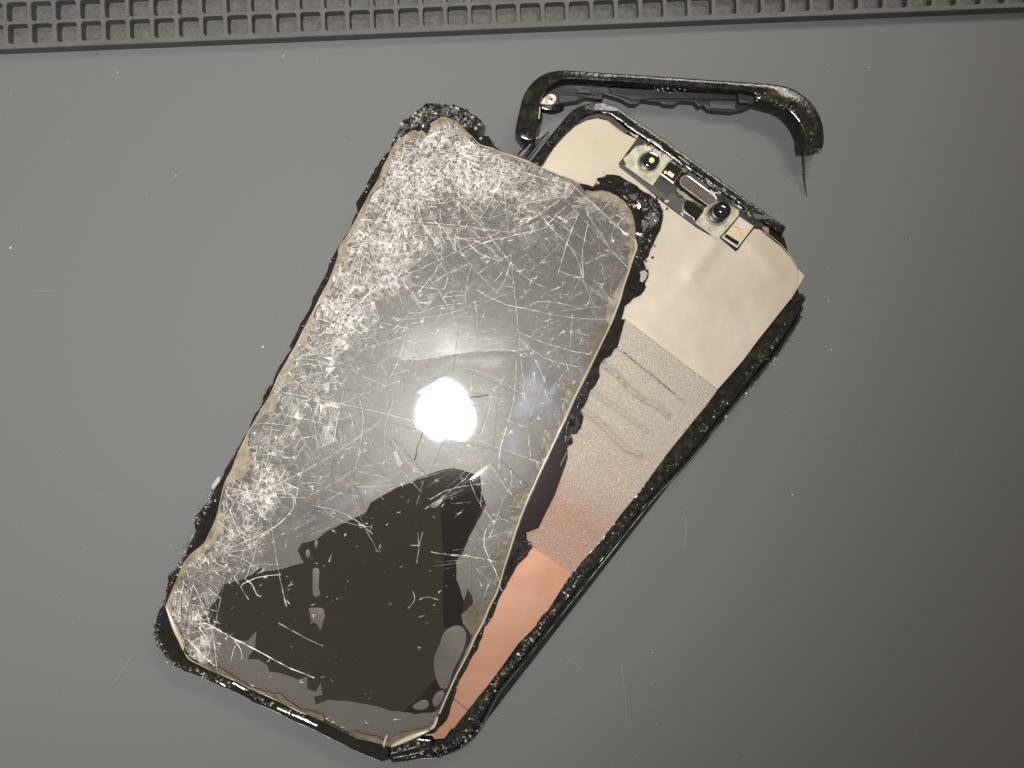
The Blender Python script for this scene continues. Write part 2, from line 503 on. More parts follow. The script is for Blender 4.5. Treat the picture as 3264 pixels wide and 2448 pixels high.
def delam_mat():
    """grey film lifted off the display: satin, crazed with hair cracks where the glass is crushed"""
    m, nt, out = newmat('lifted_film')
    b = N(nt, 'ShaderNodeBsdfPrincipled')
    b.inputs['Roughness'].default_value = .33; b.inputs['Specular IOR Level'].default_value = .25
    a = N(nt, 'ShaderNodeAttribute'); a.attribute_name = 'dens'
    tc = N(nt, 'ShaderNodeTexCoord')
    nz = N(nt, 'ShaderNodeTexNoise'); nz.inputs['Scale'].default_value = 420; nz.inputs['Detail'].default_value = 3
    nt.links.new(tc.outputs['Object'], nz.inputs['Vector'])
    mad = N(nt, 'ShaderNodeVectorMath', operation='MULTIPLY_ADD')
    mad.inputs[1].default_value = (.0005, .0005, .0005)
    nt.links.new(nz.outputs['Color'], mad.inputs[0]); nt.links.new(tc.outputs['Object'], mad.inputs[2])
    tot = None
    for sc_, w in ((430, .035), (900, .05)):
        v = N(nt, 'ShaderNodeTexVoronoi', feature='DISTANCE_TO_EDGE'); v.inputs['Scale'].default_value = sc_
        nt.links.new(mad.outputs[0], v.inputs['Vector'])
        r = ramp(nt, v.outputs['Distance'], ((0, 1), (w, 0)))
        if tot is None:
            tot = r.outputs[0]
        else:
            mm = N(nt, 'ShaderNodeMath', operation='MAXIMUM')
            nt.links.new(tot, mm.inputs[0]); nt.links.new(r.outputs[0], mm.inputs[1]); tot = mm.outputs[0]
    pn = noise_tex(nt, 260, 5, .65)
    pr = ramp(nt, pn.outputs['Fac'], ((.42, 0), (.60, 1)))
    mu = N(nt, 'ShaderNodeMath', operation='MULTIPLY'); nt.links.new(tot, mu.inputs[0]); nt.links.new(pr.outputs[0], mu.inputs[1])
    mu2 = N(nt, 'ShaderNodeMath', operation='MULTIPLY'); dq = N(nt, 'ShaderNodeMath', operation='POWER'); dq.inputs[1].default_value = 2.2; nt.links.new(a.outputs['Fac'], dq.inputs[0])
    nt.links.new(mu.outputs[0], mu2.inputs[0]); nt.links.new(dq.outputs[0], mu2.inputs[1])
    # powdery bloom
    pw = noise_tex(nt, 700, 6, .7)
    pwr = ramp(nt, pw.outputs['Fac'], ((.50, 0), (.80, .6)))
    d2 = N(nt, 'ShaderNodeMath', operation='POWER'); d2.inputs[1].default_value = 1.6
    nt.links.new(a.outputs['Fac'], d2.inputs[0])
    mu3 = N(nt, 'ShaderNodeMath', operation='MULTIPLY'); nt.links.new(pwr.outputs[0], mu3.inputs[0]); nt.links.new(d2.outputs[0], mu3.inputs[1])
    ad = N(nt, 'ShaderNodeMath', operation='ADD', use_clamp=True)
    nt.links.new(mu2.outputs[0], ad.inputs[0]); nt.links.new(mu3.outputs[0], ad.inputs[1])
    mix = N(nt, 'ShaderNodeMix', data_type='RGBA')
    mix.inputs['A'].default_value = (.090, .082, .074, 1); mix.inputs['B'].default_value = (.74, .70, .64, 1)
    nt.links.new(ad.outputs[0], mix.inputs['Factor'])
    nt.links.new(mix.outputs['Result'], b.inputs['Base Color'])
    nt.links.new(b.outputs[0], out.inputs[0])
    return m
M['delam'] = delam_mat()
M['patch'] = surf('air_pocket_film', (.070, .060, .055), .3, spec=.35, c2=(.105, .092, .086), nscale=120)
M['strand'] = surf('torn_strand', (.02, .019, .018), .3)
M['speck'] = surf('pale_speck', (.42, .40, .36), .4)

# ------------------------------------------------------------------ work mat with pocket strip
EDGE = P('S', [(0, 157), (3264, 23)], 2.7)
e0, e1 = np.array(EDGE[0]), np.array(EDGE[1])
U = (e1 - e0) / np.linalg.norm(e1 - e0)
W = np.array((-U[1], U[0]))            # away from the camera

m = Mesh()
g = np.linspace(-500, 500, 23)
vv = [(x, y, 0.0) for y in g for x in g]
ff = [(j * 23 + i, j * 23 + i + 1, (j + 1) * 23 + i + 1, (j + 1) * 23 + i) for j in range(22) for i in range(22)]
m.add(vv, ff)
m.prism([(-500, -500), (500, -500), (500, 500), (-500, 500)], -3.0, -.02)
mat_o = m.build('work_mat', M['mat'])
mat_o['kind'] = 'structure'
mat_o['label'] = 'grey silicone work mat under the broken phone'

def rrect(w, h, r, k=5):
    p = []
    for cx, cy, a0 in ((w - r, h - r, 0), (-w + r, h - r, 90), (-w + r, -h + r, 180), (w - r, -h + r, 270)):
        for i in range(k):
            a = math.radians(a0 + 90 * i / (k - 1))
            p.append((cx + r * math.cos(a), cy + r * math.sin(a)))
    return p

PX, PY = 6.0, 5.42
ZT = 2.7
rim = .9
m = Mesh()
x0 = 1.0                    # start of a pocket column along the edge, from e0
cols = range(-16, 60); rows = range(0, 4)
def T(u, w, z):
    q = e0 + U * u + W * w
    return (q[0], q[1], z)
hole = rrect(2.53, 2.40, .75)
for i in cols:
    for j in rows:
        cu = x0 + .55 + PX * i + PX / 2; cw = rim + PY * j + PY / 2
        k = len(hole)
        jr = random.Random(i * 31 + j)
        du, dw = jr.uniform(-.06, .06), jr.uniform(-.05, .05)
        inner = [(cu + du + a, cw + dw + b) for a, b in hole]
        # outer boundary of the cell, matching vertex count (projected to the cell square)
        outer = []
        for a, b in hole:
            s_ = max(abs(a) / (PX / 2), abs(b) / (PY / 2))
            outer.append((cu + a / s_, cw + b / s_))
        # include exact corners
        for cx_, cy_ in ((1, 1), (-1, 1), (-1, -1), (1, -1)):
            bi = min(range(k), key=lambda q: (outer[q][0] - cu - cx_ * PX / 2) ** 2 + (outer[q][1] - cw - cy_ * PY / 2) ** 2)
            outer[bi] = (cu + cx_ * PX / 2, cw + cy_ * PY / 2)
        v = [T(*q, ZT) for q in outer] + [T(*q, ZT) for q in inner]
        ins = [(cu + du + a * .985, cw + dw + b * .985) for a, b in hole]
        v += [T(*q, ZT - .12) for q in ins]
        low = [(cu + du + a * .955, cw + dw + b * .955) for a, b in hole]
        v += [T(*q, .55) for q in low]
        f = []
        for l in range(3):
            for q in range(k):
                r_ = (q + 1) % k
                f.append((l * k + q, l * k + r_, (l + 1) * k + r_, (l + 1) * k + q))
        m.add(v, f, 0)
        fl = [T(*q, .55) for q in low]
        m.add(fl, [tuple(range(k))], 1)
# front rim and front face of the strip, back closing
u0 = x0 + .55 + PX * cols[0]; u1 = x0 + .55 + PX * (cols[-1] + 1)
m.add([T(u0, .12, ZT), T(u1, .12, ZT), T(u1, rim, ZT), T(u0, rim, ZT)], [(0, 1, 2, 3)])
m.add([T(u0, 0, ZT - .15), T(u1, 0, ZT - .15), T(u1, .12, ZT), T(u0, .12, ZT)], [(0, 1, 2, 3)])
m.add([T(u0, -.1, .003), T(u1, -.1, .003), T(u1, 0, ZT - .15), T(u0, 0, ZT - .15)], [(0, 1, 2, 3)])
wz = rim + PY * len(rows)
m.add([T(u0, wz, ZT), T(u1, wz, ZT), T(u1, wz + 8, ZT), T(u0, wz + 8, ZT)], [(0, 1, 2, 3)])
strip = m.build('pocket_strip', [M['strip'], M['pocket']], mat_o)

# ------------------------------------------------------------------ phone chassis (lower layer)
ZP = 5.0                                   # top of the metal plate
base = P('S', [(1900, 1400)], 0)[0]
ch = thing('phone_chassis', (base[0], base[1], 0), 'opened black phone body with champagne metal plate, its copper end partly a painted reflection, lying under the cracked screen', 'phone body')

slab = P('S', [(1705, 560), (1765, 470), (1850, 375), (1905, 350), (1960, 375), (2470, 725), (2500, 760), (2560, 985), (2540, 1020), (1540, 2310),
               (1480, 2380), (1420, 2405), (1340, 2400), (1150, 2290), (720, 1960), (690, 1890), (720, 1830)], 4.0)
m = Mesh(); m.prism(slab, .05, 4.3, .2); m.build('back_shell', M['black'], ch)

# plate outlines (traced), plate pieces butt against each other with 0.12 mm steps
up_right = P('A1', [(1250, 1060), (1330, 1105), (1390, 1120), (1500, 1212), (1612, 1062), (1650, 1070), (1700, 1110), (1790, 1180), (1850, 1250), (1890, 1320)], ZP)
seam1 = P('A6', [(590, 335), (1180, 790)], ZP)
seam2 = P('A6', [(540, 520), (960, 850), (1120, 878)], ZP)
seam3 = P('A5', [(1000, 490), (1252, 660)], ZP)
def dents(x, y):
    z = .16 * n2(x, y, .07, 3) + .05 * n2(x, y, .25, 9)
    return z
rg = P('A1', [(1385, 1115), (1330, 1190), (1262, 1290), (1215, 1350)], ZP)
rg2 = P('A1', [(1560, 1130), (1690, 1240), (1760, 1330)], ZP)
rg3 = P('A1', [(1180, 1470), (1420, 1560)], ZP)
def z_up(x, y):
    z = ZP + dents(x, y)
    d = float(seg_dist(rg, [x], [y])[0]); z += .30 * math.exp(-(d / 1.9) ** 2)
    d = float(seg_dist(rg2, [x], [y])[0]); z += .2 * math.exp(-(d / 2.0) ** 2)
    d = float(seg_dist(rg3, [x], [y])[0]); z += .15 * math.exp(-(d / 3.0) ** 2)
    return z
lid = P('A1', [(255, 662), (330, 552), (400, 470), (470, 408), (540, 370), (610, 355), (680, 372), (740, 420), (790, 455), (862, 490), (745, 650), (1035, 900),
               (1250, 1060)], ZP)
hid = P('S', [(1330, 1080), (1560, 780)], ZP)
upper = lid + up_right[1:] + P('A1', [(1905, 1330), (1940, 1365), (1872, 1482), (1850, 1520)], ZP) + P('A6', [(1650, 205), (1440, 470), (1345, 600), (1180, 788)], ZP) + [seam1[0]] + hid
m = Mesh(); m.sheet(upper, z_up, .28, 1.15)
m.build('upper_shield_plate', M['champ'], ch, smooth=True, auto=40)
# raised trace of a covering sheet near the right corner
lip = smooth(P('A1', [(1640, 1065), (1720, 1110), (1800, 1180), (1860, 1255), (1893, 1325), (1893, 1400), (1860, 1470)], ZP), 4, False)
m = Mesh(); m.tube([(x, y, z_up(x, y) + .02) for x, y in lip], .1, 5); m.build('folded_lip', M['champ'], ch, smooth=True)

# grainy step strip below the seam
step = [seam1[0], seam1[1]] + [seam2[2], seam2[1], seam2[0]]
m = Mesh(); m.sheet(step, lambda x, y: ZP - .14 + .4 * dents(x, y), .2, 1.2, attf=lambda x, y: .08)
m.build('step_strip', M['grain'], ch, smooth=True, auto=40, attr='tint')
cr1 = P('A6', [(440, 625), (520, 680), (600, 770), (700, 850), (790, 890), (860, 955)], ZP)
cr2 = P('A6', [(370, 790), (450, 850), (590, 950), (720, 1050)], ZP)
cr3 = P('A6', [(320, 920), (430, 1000), (530, 1110), (600, 1170), (680, 1205)], ZP)
cr4 = P('A6', [(545, 525), (650, 600), (720, 660), (820, 740), (960, 850)], ZP)
ga = np.array(P('A6', [(600, 900)], ZP)[0]); gb = np.array(P('A5', [(1130, 560)], ZP)[0])
gd = (gb - ga) / np.linalg.norm(gb - ga); gl_ = np.linalg.norm(gb - ga)
def z_mid(x, y):
    z = ZP - .14 + .5 * dents(x, y)
    for c_, h, w in ((cr1, .42, .5), (cr2, .34, .45), (cr3, .38, .6), (cr4, .3, .5)):
        d = float(seg_dist(c_, [x], [y])[0])
        if d < 3:
            z += h * math.exp(-(d / w) ** 2)
    return z
def reflect_tint_mid(x, y):  # champagne to pink along the plate: hand reflection put into the colour
    t = ((x - ga[0]) * gd[0] + (y - ga[1]) * gd[1]) / gl_
    return min(max(t, 0), 1) * .98 + .04 * n2(x, y, .2, 5)
mid_r = P('A6', [(1050, 960), (850, 1210), (720, 1390), (650, 1480), (520, 1640)], ZP) + P('A5', [(1640, 190), (1530, 330), (1460, 420)], ZP)
mid = [seam2[0], seam2[1], seam2[2]] + mid_r + [seam3[1], seam3[0]] + P('A5', [(965, 450), (960, 395), (1035, 372), (1080, 280), (1145, 150), (1190, 0)], ZP) + P('S', [(1500, 1400), (1560, 1300)], ZP)
m = Mesh(); m.sheet(mid, z_mid, .2, .55, attf=reflect_tint_mid)
m.build('grainy_shield_plate', M['grain'], ch, smooth=True, auto=40, attr='tint')

low = [seam3[0], seam3[1]] + P('A5', [(1210, 720), (1130, 850), (1080, 920), (1010, 1010), (910, 1110), (800, 1265), (690, 1410), (580, 1545), (490, 1659)], ZP) + \
    P('B6', [(1800, 1200), (1720, 1315), (1605, 1325)], ZP) + P('S', [(1330, 2290), (1420, 2080), (1560, 1860)], ZP)
m = Mesh(); m.sheet(low, lambda x, y: ZP - .22 + .35 * dents(x, y), .2, 1.1)
m.build('copper_reflection_foil', M['copper'], ch, smooth=True, auto=40)
# hairline cut across the lower foil
m = Mesh(); m.tube([(x, y, ZP - .16) for x, y in dens_line(P('B6', [(1800, 830), (2000, 985)], ZP), 1.0, False)], .07, 4); m.build('foil_cut', M['under'], ch)
# dark fissure along the upper crease
fis = rough(P('A6', [(575, 550), (650, 605), (720, 662), (820, 742), (900, 810)], ZP), .5, .17, 5, False)
m = Mesh(); m.tube([(x, y, z_mid(x, y) + .03) for x, y in fis], [.04 + .16 * abs(n2(x, y, .9)) for x, y in fis], 4); m.build('tear', M['under'], ch)

# specks of dirt and glue on the plate
m = Mesh(); r = random.Random(19)
ux = [a[0] for a in upper]; uy = [a[1] for a in upper]
for _ in range(170):
    x, y = r.uniform(min(ux), max(ux)), r.uniform(min(uy), max(uy))
    if pip(upper, [x], [y])[0]:
        m.crumb((x, y, z_up(x, y) + .01), r.uniform(.03, .11), r, r.choices((0, 1, 2), (3, 2, 1))[0], .3)
o = m.build('dirt_specks', [M['speck'], M['crumb_o'], M['crumb_d']], ch); o['kind'] = 'stuff'
# side rail: inner rough ledge, groove, glossy outer rim
out_r = smooth(P('A6', [(1728, 325), (1600, 530), (1450, 715), (1200, 1015), (1000, 1265), (800, 1475), (650, 1655)], 4.6)[:-1] +
               P('A5', [(1705, 290), (1508, 538), (1312, 785), (1120, 1030), (930, 1270), (800, 1432)], 4.6) +
               P('B6', [(2215, 1120), (2100, 1290), (1950, 1430), (1800, 1510), (1650, 1555), (1500, 1565), (1390, 1560), (1240, 1595), (1120, 1590)], 4.6), 5, False)
def offs(path, d):
    q = [np.array(a) for a in path]; o = []
    for i in range(len(q)):
        t = q[min(i + 1, len(q) - 1)] - q[max(i - 1, 0)]
        t = t / (np.linalg.norm(t) + 1e-9)
        o.append(tuple(q[i] + np.array((t[1], -t[0])) * d))
    return o
def sweep(path, prof, noise_amp=0.0, seed=0):
    """prof: list of (inward offset mm, z)"""
    rows_ = [offs(path, d) for d, z in prof]
    v = []; n = len(path); f = []
    for k, (d, z) in enumerate(prof):
        for i, (x, y) in enumerate(rows_[k]):
            a = noise_amp if 0 < k < len(prof) - 1 else 0
            v.append((x + a * n2(x, y, 1.3, seed + k), y + a * n2(x, y, 1.3, seed + 20 + k), z + a * n2(x, y, 1.1, seed + 40 + k)))
    for k in range(len(prof) - 1):
        for i in range(n - 1):
            f.append((k * n + i, k * n + i + 1, (k + 1) * n + i + 1, (k + 1) * n + i))
    f.append(tuple(k * n for k in range(len(prof)))); f.append(tuple(k * n + n - 1 for k in range(len(prof)))[::-1])
    return v, f
path_f = dens_line(out_r, .7, False)
m = Mesh(); v, f = sweep(path_f, [(.5, .05), (0, .8), (-.1, 2.6), (0, 4.0), (.3, 4.75), (.75, 5.05), (1.25, 5.0), (1.45, 4.6), (1.5, 3.2)], .05)
m.add(v, f); m.build('outer_rim', M['gloss_black'], ch, smooth=True, auto=50)
M['edge_highlight'] = surf('edge_highlight_grey', (.20, .19, .175), .25, metal=.5, c2=(.03, .028, .025), nscale=250, lo=.45, hi=.6)  # broken pale grey that draws highlight lines on the black edges
crest = offs(path_f, .55)
m = Mesh(); m.tube([(x, y, 5.0) for x, y in crest], .09, 5); m.build('crest_highlight', M['edge_highlight'], ch, smooth=True)  # highlight along the rim crest, drawn as a pale tube
# rough ledge with steps on its inner side
led_in = P('A6', [(1655, 215), (1440, 480), (1345, 608), (1180, 795), (1050, 965), (850, 1215), (720, 1395), (655, 1485), (520, 1645)], ZP) + \
    P('A5', [(1640, 195), (1533, 335), (1475, 405), (1465, 425), (1340, 560), (1255, 668), (1212, 728), (1135, 850), (1080, 915), (1060, 925), (1010, 1015), (915, 1115), (830, 1240), (805, 1265), (790, 1300), (760, 1345), (700, 1420), (680, 1412), (580, 1550), (495, 1655)], ZP) + \
    P('B6', [(1790, 1235), (1740, 1320), (1640, 1330), (1590, 1345)], ZP)
led_top = offs(path_f, 2.25)
ledge = rough(led_in, .8, .1, 11, False) + P('B6', [(1560, 1480)], ZP)[:1] + led_top[::-1][14:-4] + P('A6', [(1745, 205), (1718, 172)], ZP)
m = Mesh(); m.prism(ledge, 3.0, 5.55, .15); m.build('inner_ledge', M['brown_black'], ch)
m = Mesh(); m.prism(offs(path_f, 1.3)[2:-4] + offs(path_f, 2.4)[2:-4][::-1], .5, 4.0); m.build('groove', M['black'], ch)

m = Mesh(); m.prism(rough(P('B6', [(1065, 1425), (1400, 1310), (1570, 1325), (1570, 1470), (1450, 1545), (1240, 1585), (1110, 1600), (1055, 1550)], 6.2), .7, .08, 14), 3.0, 6.2, .3); m.build('corner_piece', M['gloss_black'], ch, smooth=True, auto=30)
for q in ([(1090, 1490), (1250, 1450), (1430, 1400)], [(1120, 1540), (1300, 1510), (1480, 1460)]):
    m = Mesh(); p = smooth(P('B6', q, 6.3), 4, False); m.tube([(x, y, 6.22) for x, y in p], .12, 5); m.build('corner_ridge_highlight', M['edge_highlight'], ch)
# top-left corner band and top rail
band_o = P('A1', [(175, 640), (235, 565), (300, 480), (370, 395), (430, 325), (475, 290), (540, 265), (640, 253), (720, 272), (790, 318), (860, 368), (1000, 462), (1150, 570), (1300, 680), (1500, 822), (1700, 968), (1822, 1052)], 5.9)
band_i = P('A1', [(1800, 1100), (1770, 1085), (1600, 965), (1450, 855), (1300, 748), (1130, 642), (1000, 540), (900, 475), (830, 432), (760, 375), (700, 335), (620, 318), (540, 337), (470, 392), (400, 462), (330, 545), (250, 650), (215, 670)], 5.9)
bandp = smooth(band_o, 3, False) + rough(band_i, .7, .1, 4, False)
m = Mesh(); m.prism(bandp, 1.0, 6.0, .35); m.build('corner_band', M['brown_black'], ch, smooth=True, auto=35)
# inner black gasket of the corner
gk = smooth(P('A1', [(255, 655), (330, 545), (400, 463), (470, 397), (545, 345), (620, 326), (700, 345), (750, 390), (820, 445)], 5.2), 3, False)
gk2 = smooth(P('A1', [(790, 452), (740, 418), (680, 370), (610, 353), (540, 368), (470, 406), (400, 468), (330, 550), (262, 662)], 5.2), 3, False)
m = Mesh(); m.prism(gk + gk2, 4.0, 5.35); m.build('corner_gasket', M['dark_plastic'], ch)
# torn slivers left of the band
for pts, w, mt in (([(118, 598), (205, 500), (292, 425)], .42, 'steel'), ([(150, 612), (230, 515), (300, 440)], .55, 'gloss_black'), ([(100, 590), (180, 505), (230, 455)], .45, 'gloss_black'), ([(200, 628), (275, 540), (330, 470)], .4, 'gloss_black')):
    q = P('A1', pts, 4.5)
    m = Mesh(); qq = smooth(q, 5, False)
    m.tube([(x, y, 4.3 + .3 * n2(x, y, .5)) for x, y in qq], [w * .5 * (.55 + .45 * math.sin(math.pi * min(1, i / len(qq) + .25))) for i in range(len(qq))], 5)
    m.build('rail_sliver', M[mt], ch)

# ---- front sensor bay
def B1(pts, z=5.0): return P('B1', pts, z)
m = Mesh()
m.prism(B1([(350, 95), (520, 85), (905, 365), (1300, 600), (1600, 830), (1850, 1010), (2212, 1290), (2212, 1390), (2000, 1330), (1750, 1655), (1500, 1500), (1290, 1390), (730, 1005), (60, 480)], 4.4), 2.0, 4.5)
m.build('sensor_bay', M['dark_plastic'], ch)
m = Mesh(); m.prism(B1([(95, 488), (185, 455), (590, 760), (825, 945), (790, 985), (715, 975)]), 4.5, 5.05, .08); m.build('bay_cover', M['grey_plastic'], ch)
m = Mesh(); m.prism(B1([(820, 950), (1000, 930), (1060, 960), (1020, 1060), (1170, 1250), (1300, 1385), (1250, 1380), (760, 1010)]), 4.4, 4.95, .06); m.build('bay_flex', M['grey_plastic'], ch)
m = Mesh(); m.disc(B1([(860, 930)])[0], 1.15, 4.95, 5.0, 0); m.build('flex_pad', M['grey_plastic'], ch)

def dirn(a, b): return (b[0] - a[0], b[1] - a[1])
# first camera
m = Mesh(); m.prism(B1([(160, 372), (235, 315), (330, 205), (480, 178), (600, 222), (740, 300), (880, 388), (818, 412), (690, 590), (655, 650), (590, 738), (200, 462)], 5.4), 4.5, 5.45, .1)
br1 = m.build('camera_bracket', M['bracket'], ch)
m = Mesh(); m.prism(B1([(200, 463), (590, 739), (575, 760), (185, 480)], 5.5), 4.6, 5.5); m.build('bracket_lip', M['steel'], br1)
m = Mesh(); c = B1([(520, 425)], 5.5)[0]; m.ring(c, 2.15, 2.75, 5.3, 5.6); m.build('gum_ring', M['gum'], br1)
m = Mesh(); m.disc(c, 2.3, 5.35, 5.75, .15); m.build('lens_barrel', M['barrel'], br1, smooth=True, auto=35)
c2 = B1([(562, 390)], 6.4)[0]
m = Mesh(); m.disc(c2, 1.95, 5.7, 6.5, .25); lb = m.build('lens', M['lens'], br1, smooth=True, auto=35)
m = Mesh(); m.disc(B1([(563, 402)], 6.5)[0], .66, 6.4, 6.58, .05); m.build('lens_glint_disc', M['lens_glint'], br1)  # glint of the lens drawn as a pale green disc
# sensor window
m = Mesh(); wp = B1([(800, 408), (1005, 525), (870, 722), (690, 590)], 5.3); m.prism(wp, 4.5, 5.25, .08); sw = m.build('sensor_window', M['lens'], ch)
m = Mesh(); m.tube([(*q, 5.3) for q in wp[2:4]], .12, 5); m.tube([(*q, 5.3) for q in wp[0:2]], .07, 5); m.tube([(*q, 5.3) for q in wp[1:3]], .06, 5); m.build('window_trim', M['steel'], sw)
m = Mesh(); m.disc(B1([(758, 572)], 5.3)[0], .42, 5.2, 5.34, .04); m.build('gold_dot', M['gold'], sw)
m = Mesh(); m.box(B1([(830, 600)], 5.3)[0], dirn(*B1([(690, 590), (870, 722)])), .85, .5, 5.2, 5.36, .04); m.build('sensor_chip', M['chip'], sw)
# loudspeaker
m = Mesh(); m.prism(B1([(960, 560), (1080, 572), (1340, 745), (1475, 905), (1470, 1000), (1400, 1075), (1190, 985), (905, 765), (900, 700)], 5.2), 4.4, 5.2, .12); sp = m.build('earpiece', M['black'], ch)
sa, sb = B1([(1045, 700), (1395, 960)], 5.5)
ax = np.array(dirn(sa, sb)); ax /= np.linalg.norm(ax); pw_ = np.array((-ax[1], ax[0]))
def stadium(a, b, r, n=9):
    a = np.array(a); b = np.array(b); p = []
    for k in range(n):
        t = -math.pi / 2 + math.pi * k / (n - 1); p.append(tuple(b + ax * r * math.cos(t) + pw_ * r * math.sin(t)))
    for k in range(n):
        t = math.pi / 2 + math.pi * k / (n - 1); p.append(tuple(a + ax * r * math.cos(t) + pw_ * r * math.sin(t)))
    return p
m = Mesh(); m.prism(stadium(sa, sb, 1.35), 5.1, 5.32); m.build('earpiece_mesh', M['mesh'], sp)
m = Mesh(); st = stadium(sa, sb, 1.42); m.tube([(*q, 5.36) for q in st + [st[0]]], .1, 5); m.build('earpiece_rim', M['steel'], sp)
m = Mesh(); m.box(B1([(1215, 690)], 5.3)[0], ax, 3.1, .55, 4.8, 5.35, .1); m.build('earpiece_bar', M['grey_plastic'], sp)
m = Mesh(); m.prism(rough(B1([(930, 790), (1200, 985), (1300, 1060), (1190, 1000), (1060, 960), (920, 840)], 5.2), .5, .12, 8), 4.6, 5.1, .05); m.build('gum_smear', M['gum'], sp)
m = Mesh(); m.disc(B1([(1440, 705)], 5.8)[0], 2.3, 4.6, 5.9, .35, ry=1.5, rot=math.radians(-30)); m.build('rubber_plug', M['dark_plastic'], ch, smooth=True, auto=40)
m = Mesh(); m.prism(B1([(1370, 830), (1400, 815), (1440, 850), (1490, 850), (1550, 790), (1600, 835), (1580, 845), (1550, 815), (1490, 870), (1410, 890), (1370, 860)], 5.5), 4.7, 5.5, .05); m.build('spring_clip', M['steel'], ch)
m = Mesh(); m.prism(B1([(890, 380), (990, 370), (1100, 465), (1040, 500), (1010, 515), (880, 420)], 5.4), 4.6, 5.4, .06); m.build('black_block', M['dark_plastic'], ch)
for a, b in (((940, 345), (1092, 462)), ((1680, 900), (1752, 950)), ((480, 95), (560, 115)), ((560, 115), (700, 210)), ((1560, 790), (1605, 838))):
    m = Mesh(); q = B1([a, b], 6.0); m.tube([(*q[0], 6.0), (*q[1], 6.0)], .16, 6); m.build('metal_slit', M['steel'], ch)
# second camera
m = Mesh(); m.prism(B1([(1190, 1262), (1290, 1130), (1305, 1080), (1430, 1000), (1620, 1000), (1800, 1112), (1782, 1190), (1515, 1500)], 5.4), 4.5, 5.45, .1)
br2 = m.build('camera_bracket', M['bracket'], ch)
m = Mesh(); m.prism(B1([(1190, 1265), (1515, 1500), (1500, 1525), (1178, 1285)], 5.5), 4.6, 5.5); m.build('bracket_lip', M['steel'], br2)
c = B1([(1490, 1160)], 5.5)[0]
m = Mesh(); m.ring(c, 2.3, 2.9, 5.3, 5.6); m.build('gum_ring', M['gum'], br2)
m = Mesh(); m.disc(c, 2.25, 5.35, 5.8, .15); m.disc(B1([(1525, 1120)], 6.2)[0], 2.1, 5.5, 6.3, .2); m.build('lens_barrel', M['barrel'], br2, smooth=True, auto=35)
m = Mesh(); m.dome(B1([(1570, 1100)], 7.0)[0], 2.15, 6.1, 1.3); m.build('lens', M['lens'], br2, smooth=True)
m = Mesh(); m.prism(B1([(1030, 985), (1080, 965), (1285, 1100), (1265, 1150), (1190, 1240), (1040, 1070)], 5.5), 4.6, 5.5, .2); m.build('prism_block', M['black'], ch)
m = Mesh(); q = smooth(B1([(1020, 1010), (1000, 1100), (1080, 1170), (1150, 1210), (1165, 1255)], 5.2), 4, False); m.tube([(*a, 5.1) for a in q], .12, 6); m.build('fine_wire', M['steel'], ch, smooth=True)
m = Mesh(); m.prism(B1([(735, 975), (800, 955), (810, 985), (760, 1005)], 5.2), 4.8, 5.2); m.prism(B1([(965, 1150), (1010, 1130), (1005, 1195)], 5.2), 4.8, 5.15); m.build('foil_scrap', M['champ'], ch)
# connector
m = Mesh(); m.prism(B1([(1800, 1195), (2005, 1330), (1770, 1640), (1545, 1490), (1620, 1420)], 5.1), 4.5, 5.1, .06); cn = m.build('connector_frame', M['screw'], ch)
m = Mesh(); m.prism(B1([(1805, 1235), (1965, 1340), (1840, 1510), (1640, 1400)], 5.15), 4.9, 5.17); m.build('connector_board', M['flex'], cn)
m = Mesh(); m.prism(B1([(1800, 1260), (1910, 1310), (1870, 1390), (1765, 1340)], 5.3), 5.1, 5.34, .04); m.build('connector_chip', M['tile'], cn)
cu_ = np.array(dirn(*B1([(1640, 1400), (1800, 1500)])))
for k in range(4):
    for r_ in range(2):
        c = np.array(B1([(1705, 1390)], 5.3)[0]) + cu_ * k * .22 + np.array(dirn(*B1([(1700, 1400), (1678, 1432)]))) * r_
        m = Mesh(); m.box(c, cu_, .26, .3, 5.1, 5.32, .05); m.build('pin', M['gold'], cn)
m = Mesh(); m.prism(B1([(1615, 1440), (1800, 1555), (1775, 1605), (1585, 1480)], 5.2), 5.0, 5.22); m.build('connector_slot', M['black'], cn)
m = Mesh(); q = B1([(1520, 1500), (1745, 1655), (1770, 1660), (2015, 1335)], 5.0); m.tube([(*a, 5.02) for a in q], .22, 5); m.build('connector_gap', M['under'], cn)
m = Mesh(); m.prism(B1([(2140, 1330), (2215, 1350), (2215, 1440), (2120, 1370)], 5.2), 4.9, 5.25, .05); m.build('copper_tab', M['copper'], ch)
m = Mesh(); m.prism(B1([(250, 0), (330, 40), (385, 50), (355, 95), (260, 20)], 5.3), 4.9, 5.3, .05); m.build('foil_tab', M['champ'], ch)
m = Mesh(); m.prism(rough(B1([(330, 190), (220, 300), (240, 320), (300, 270), (345, 200)], 5.2), .6, .1, 3), 4.6, 5.25); m.build('torn_tape', M['under'], ch)
m = Mesh(); m.prism(B1([(1980, 1150), (2212, 1190), (2212, 1235), (2030, 1235)], 5.9), 5.4, 6.15, .1); m.build('glass_shard', M['crumb_g'], ch)

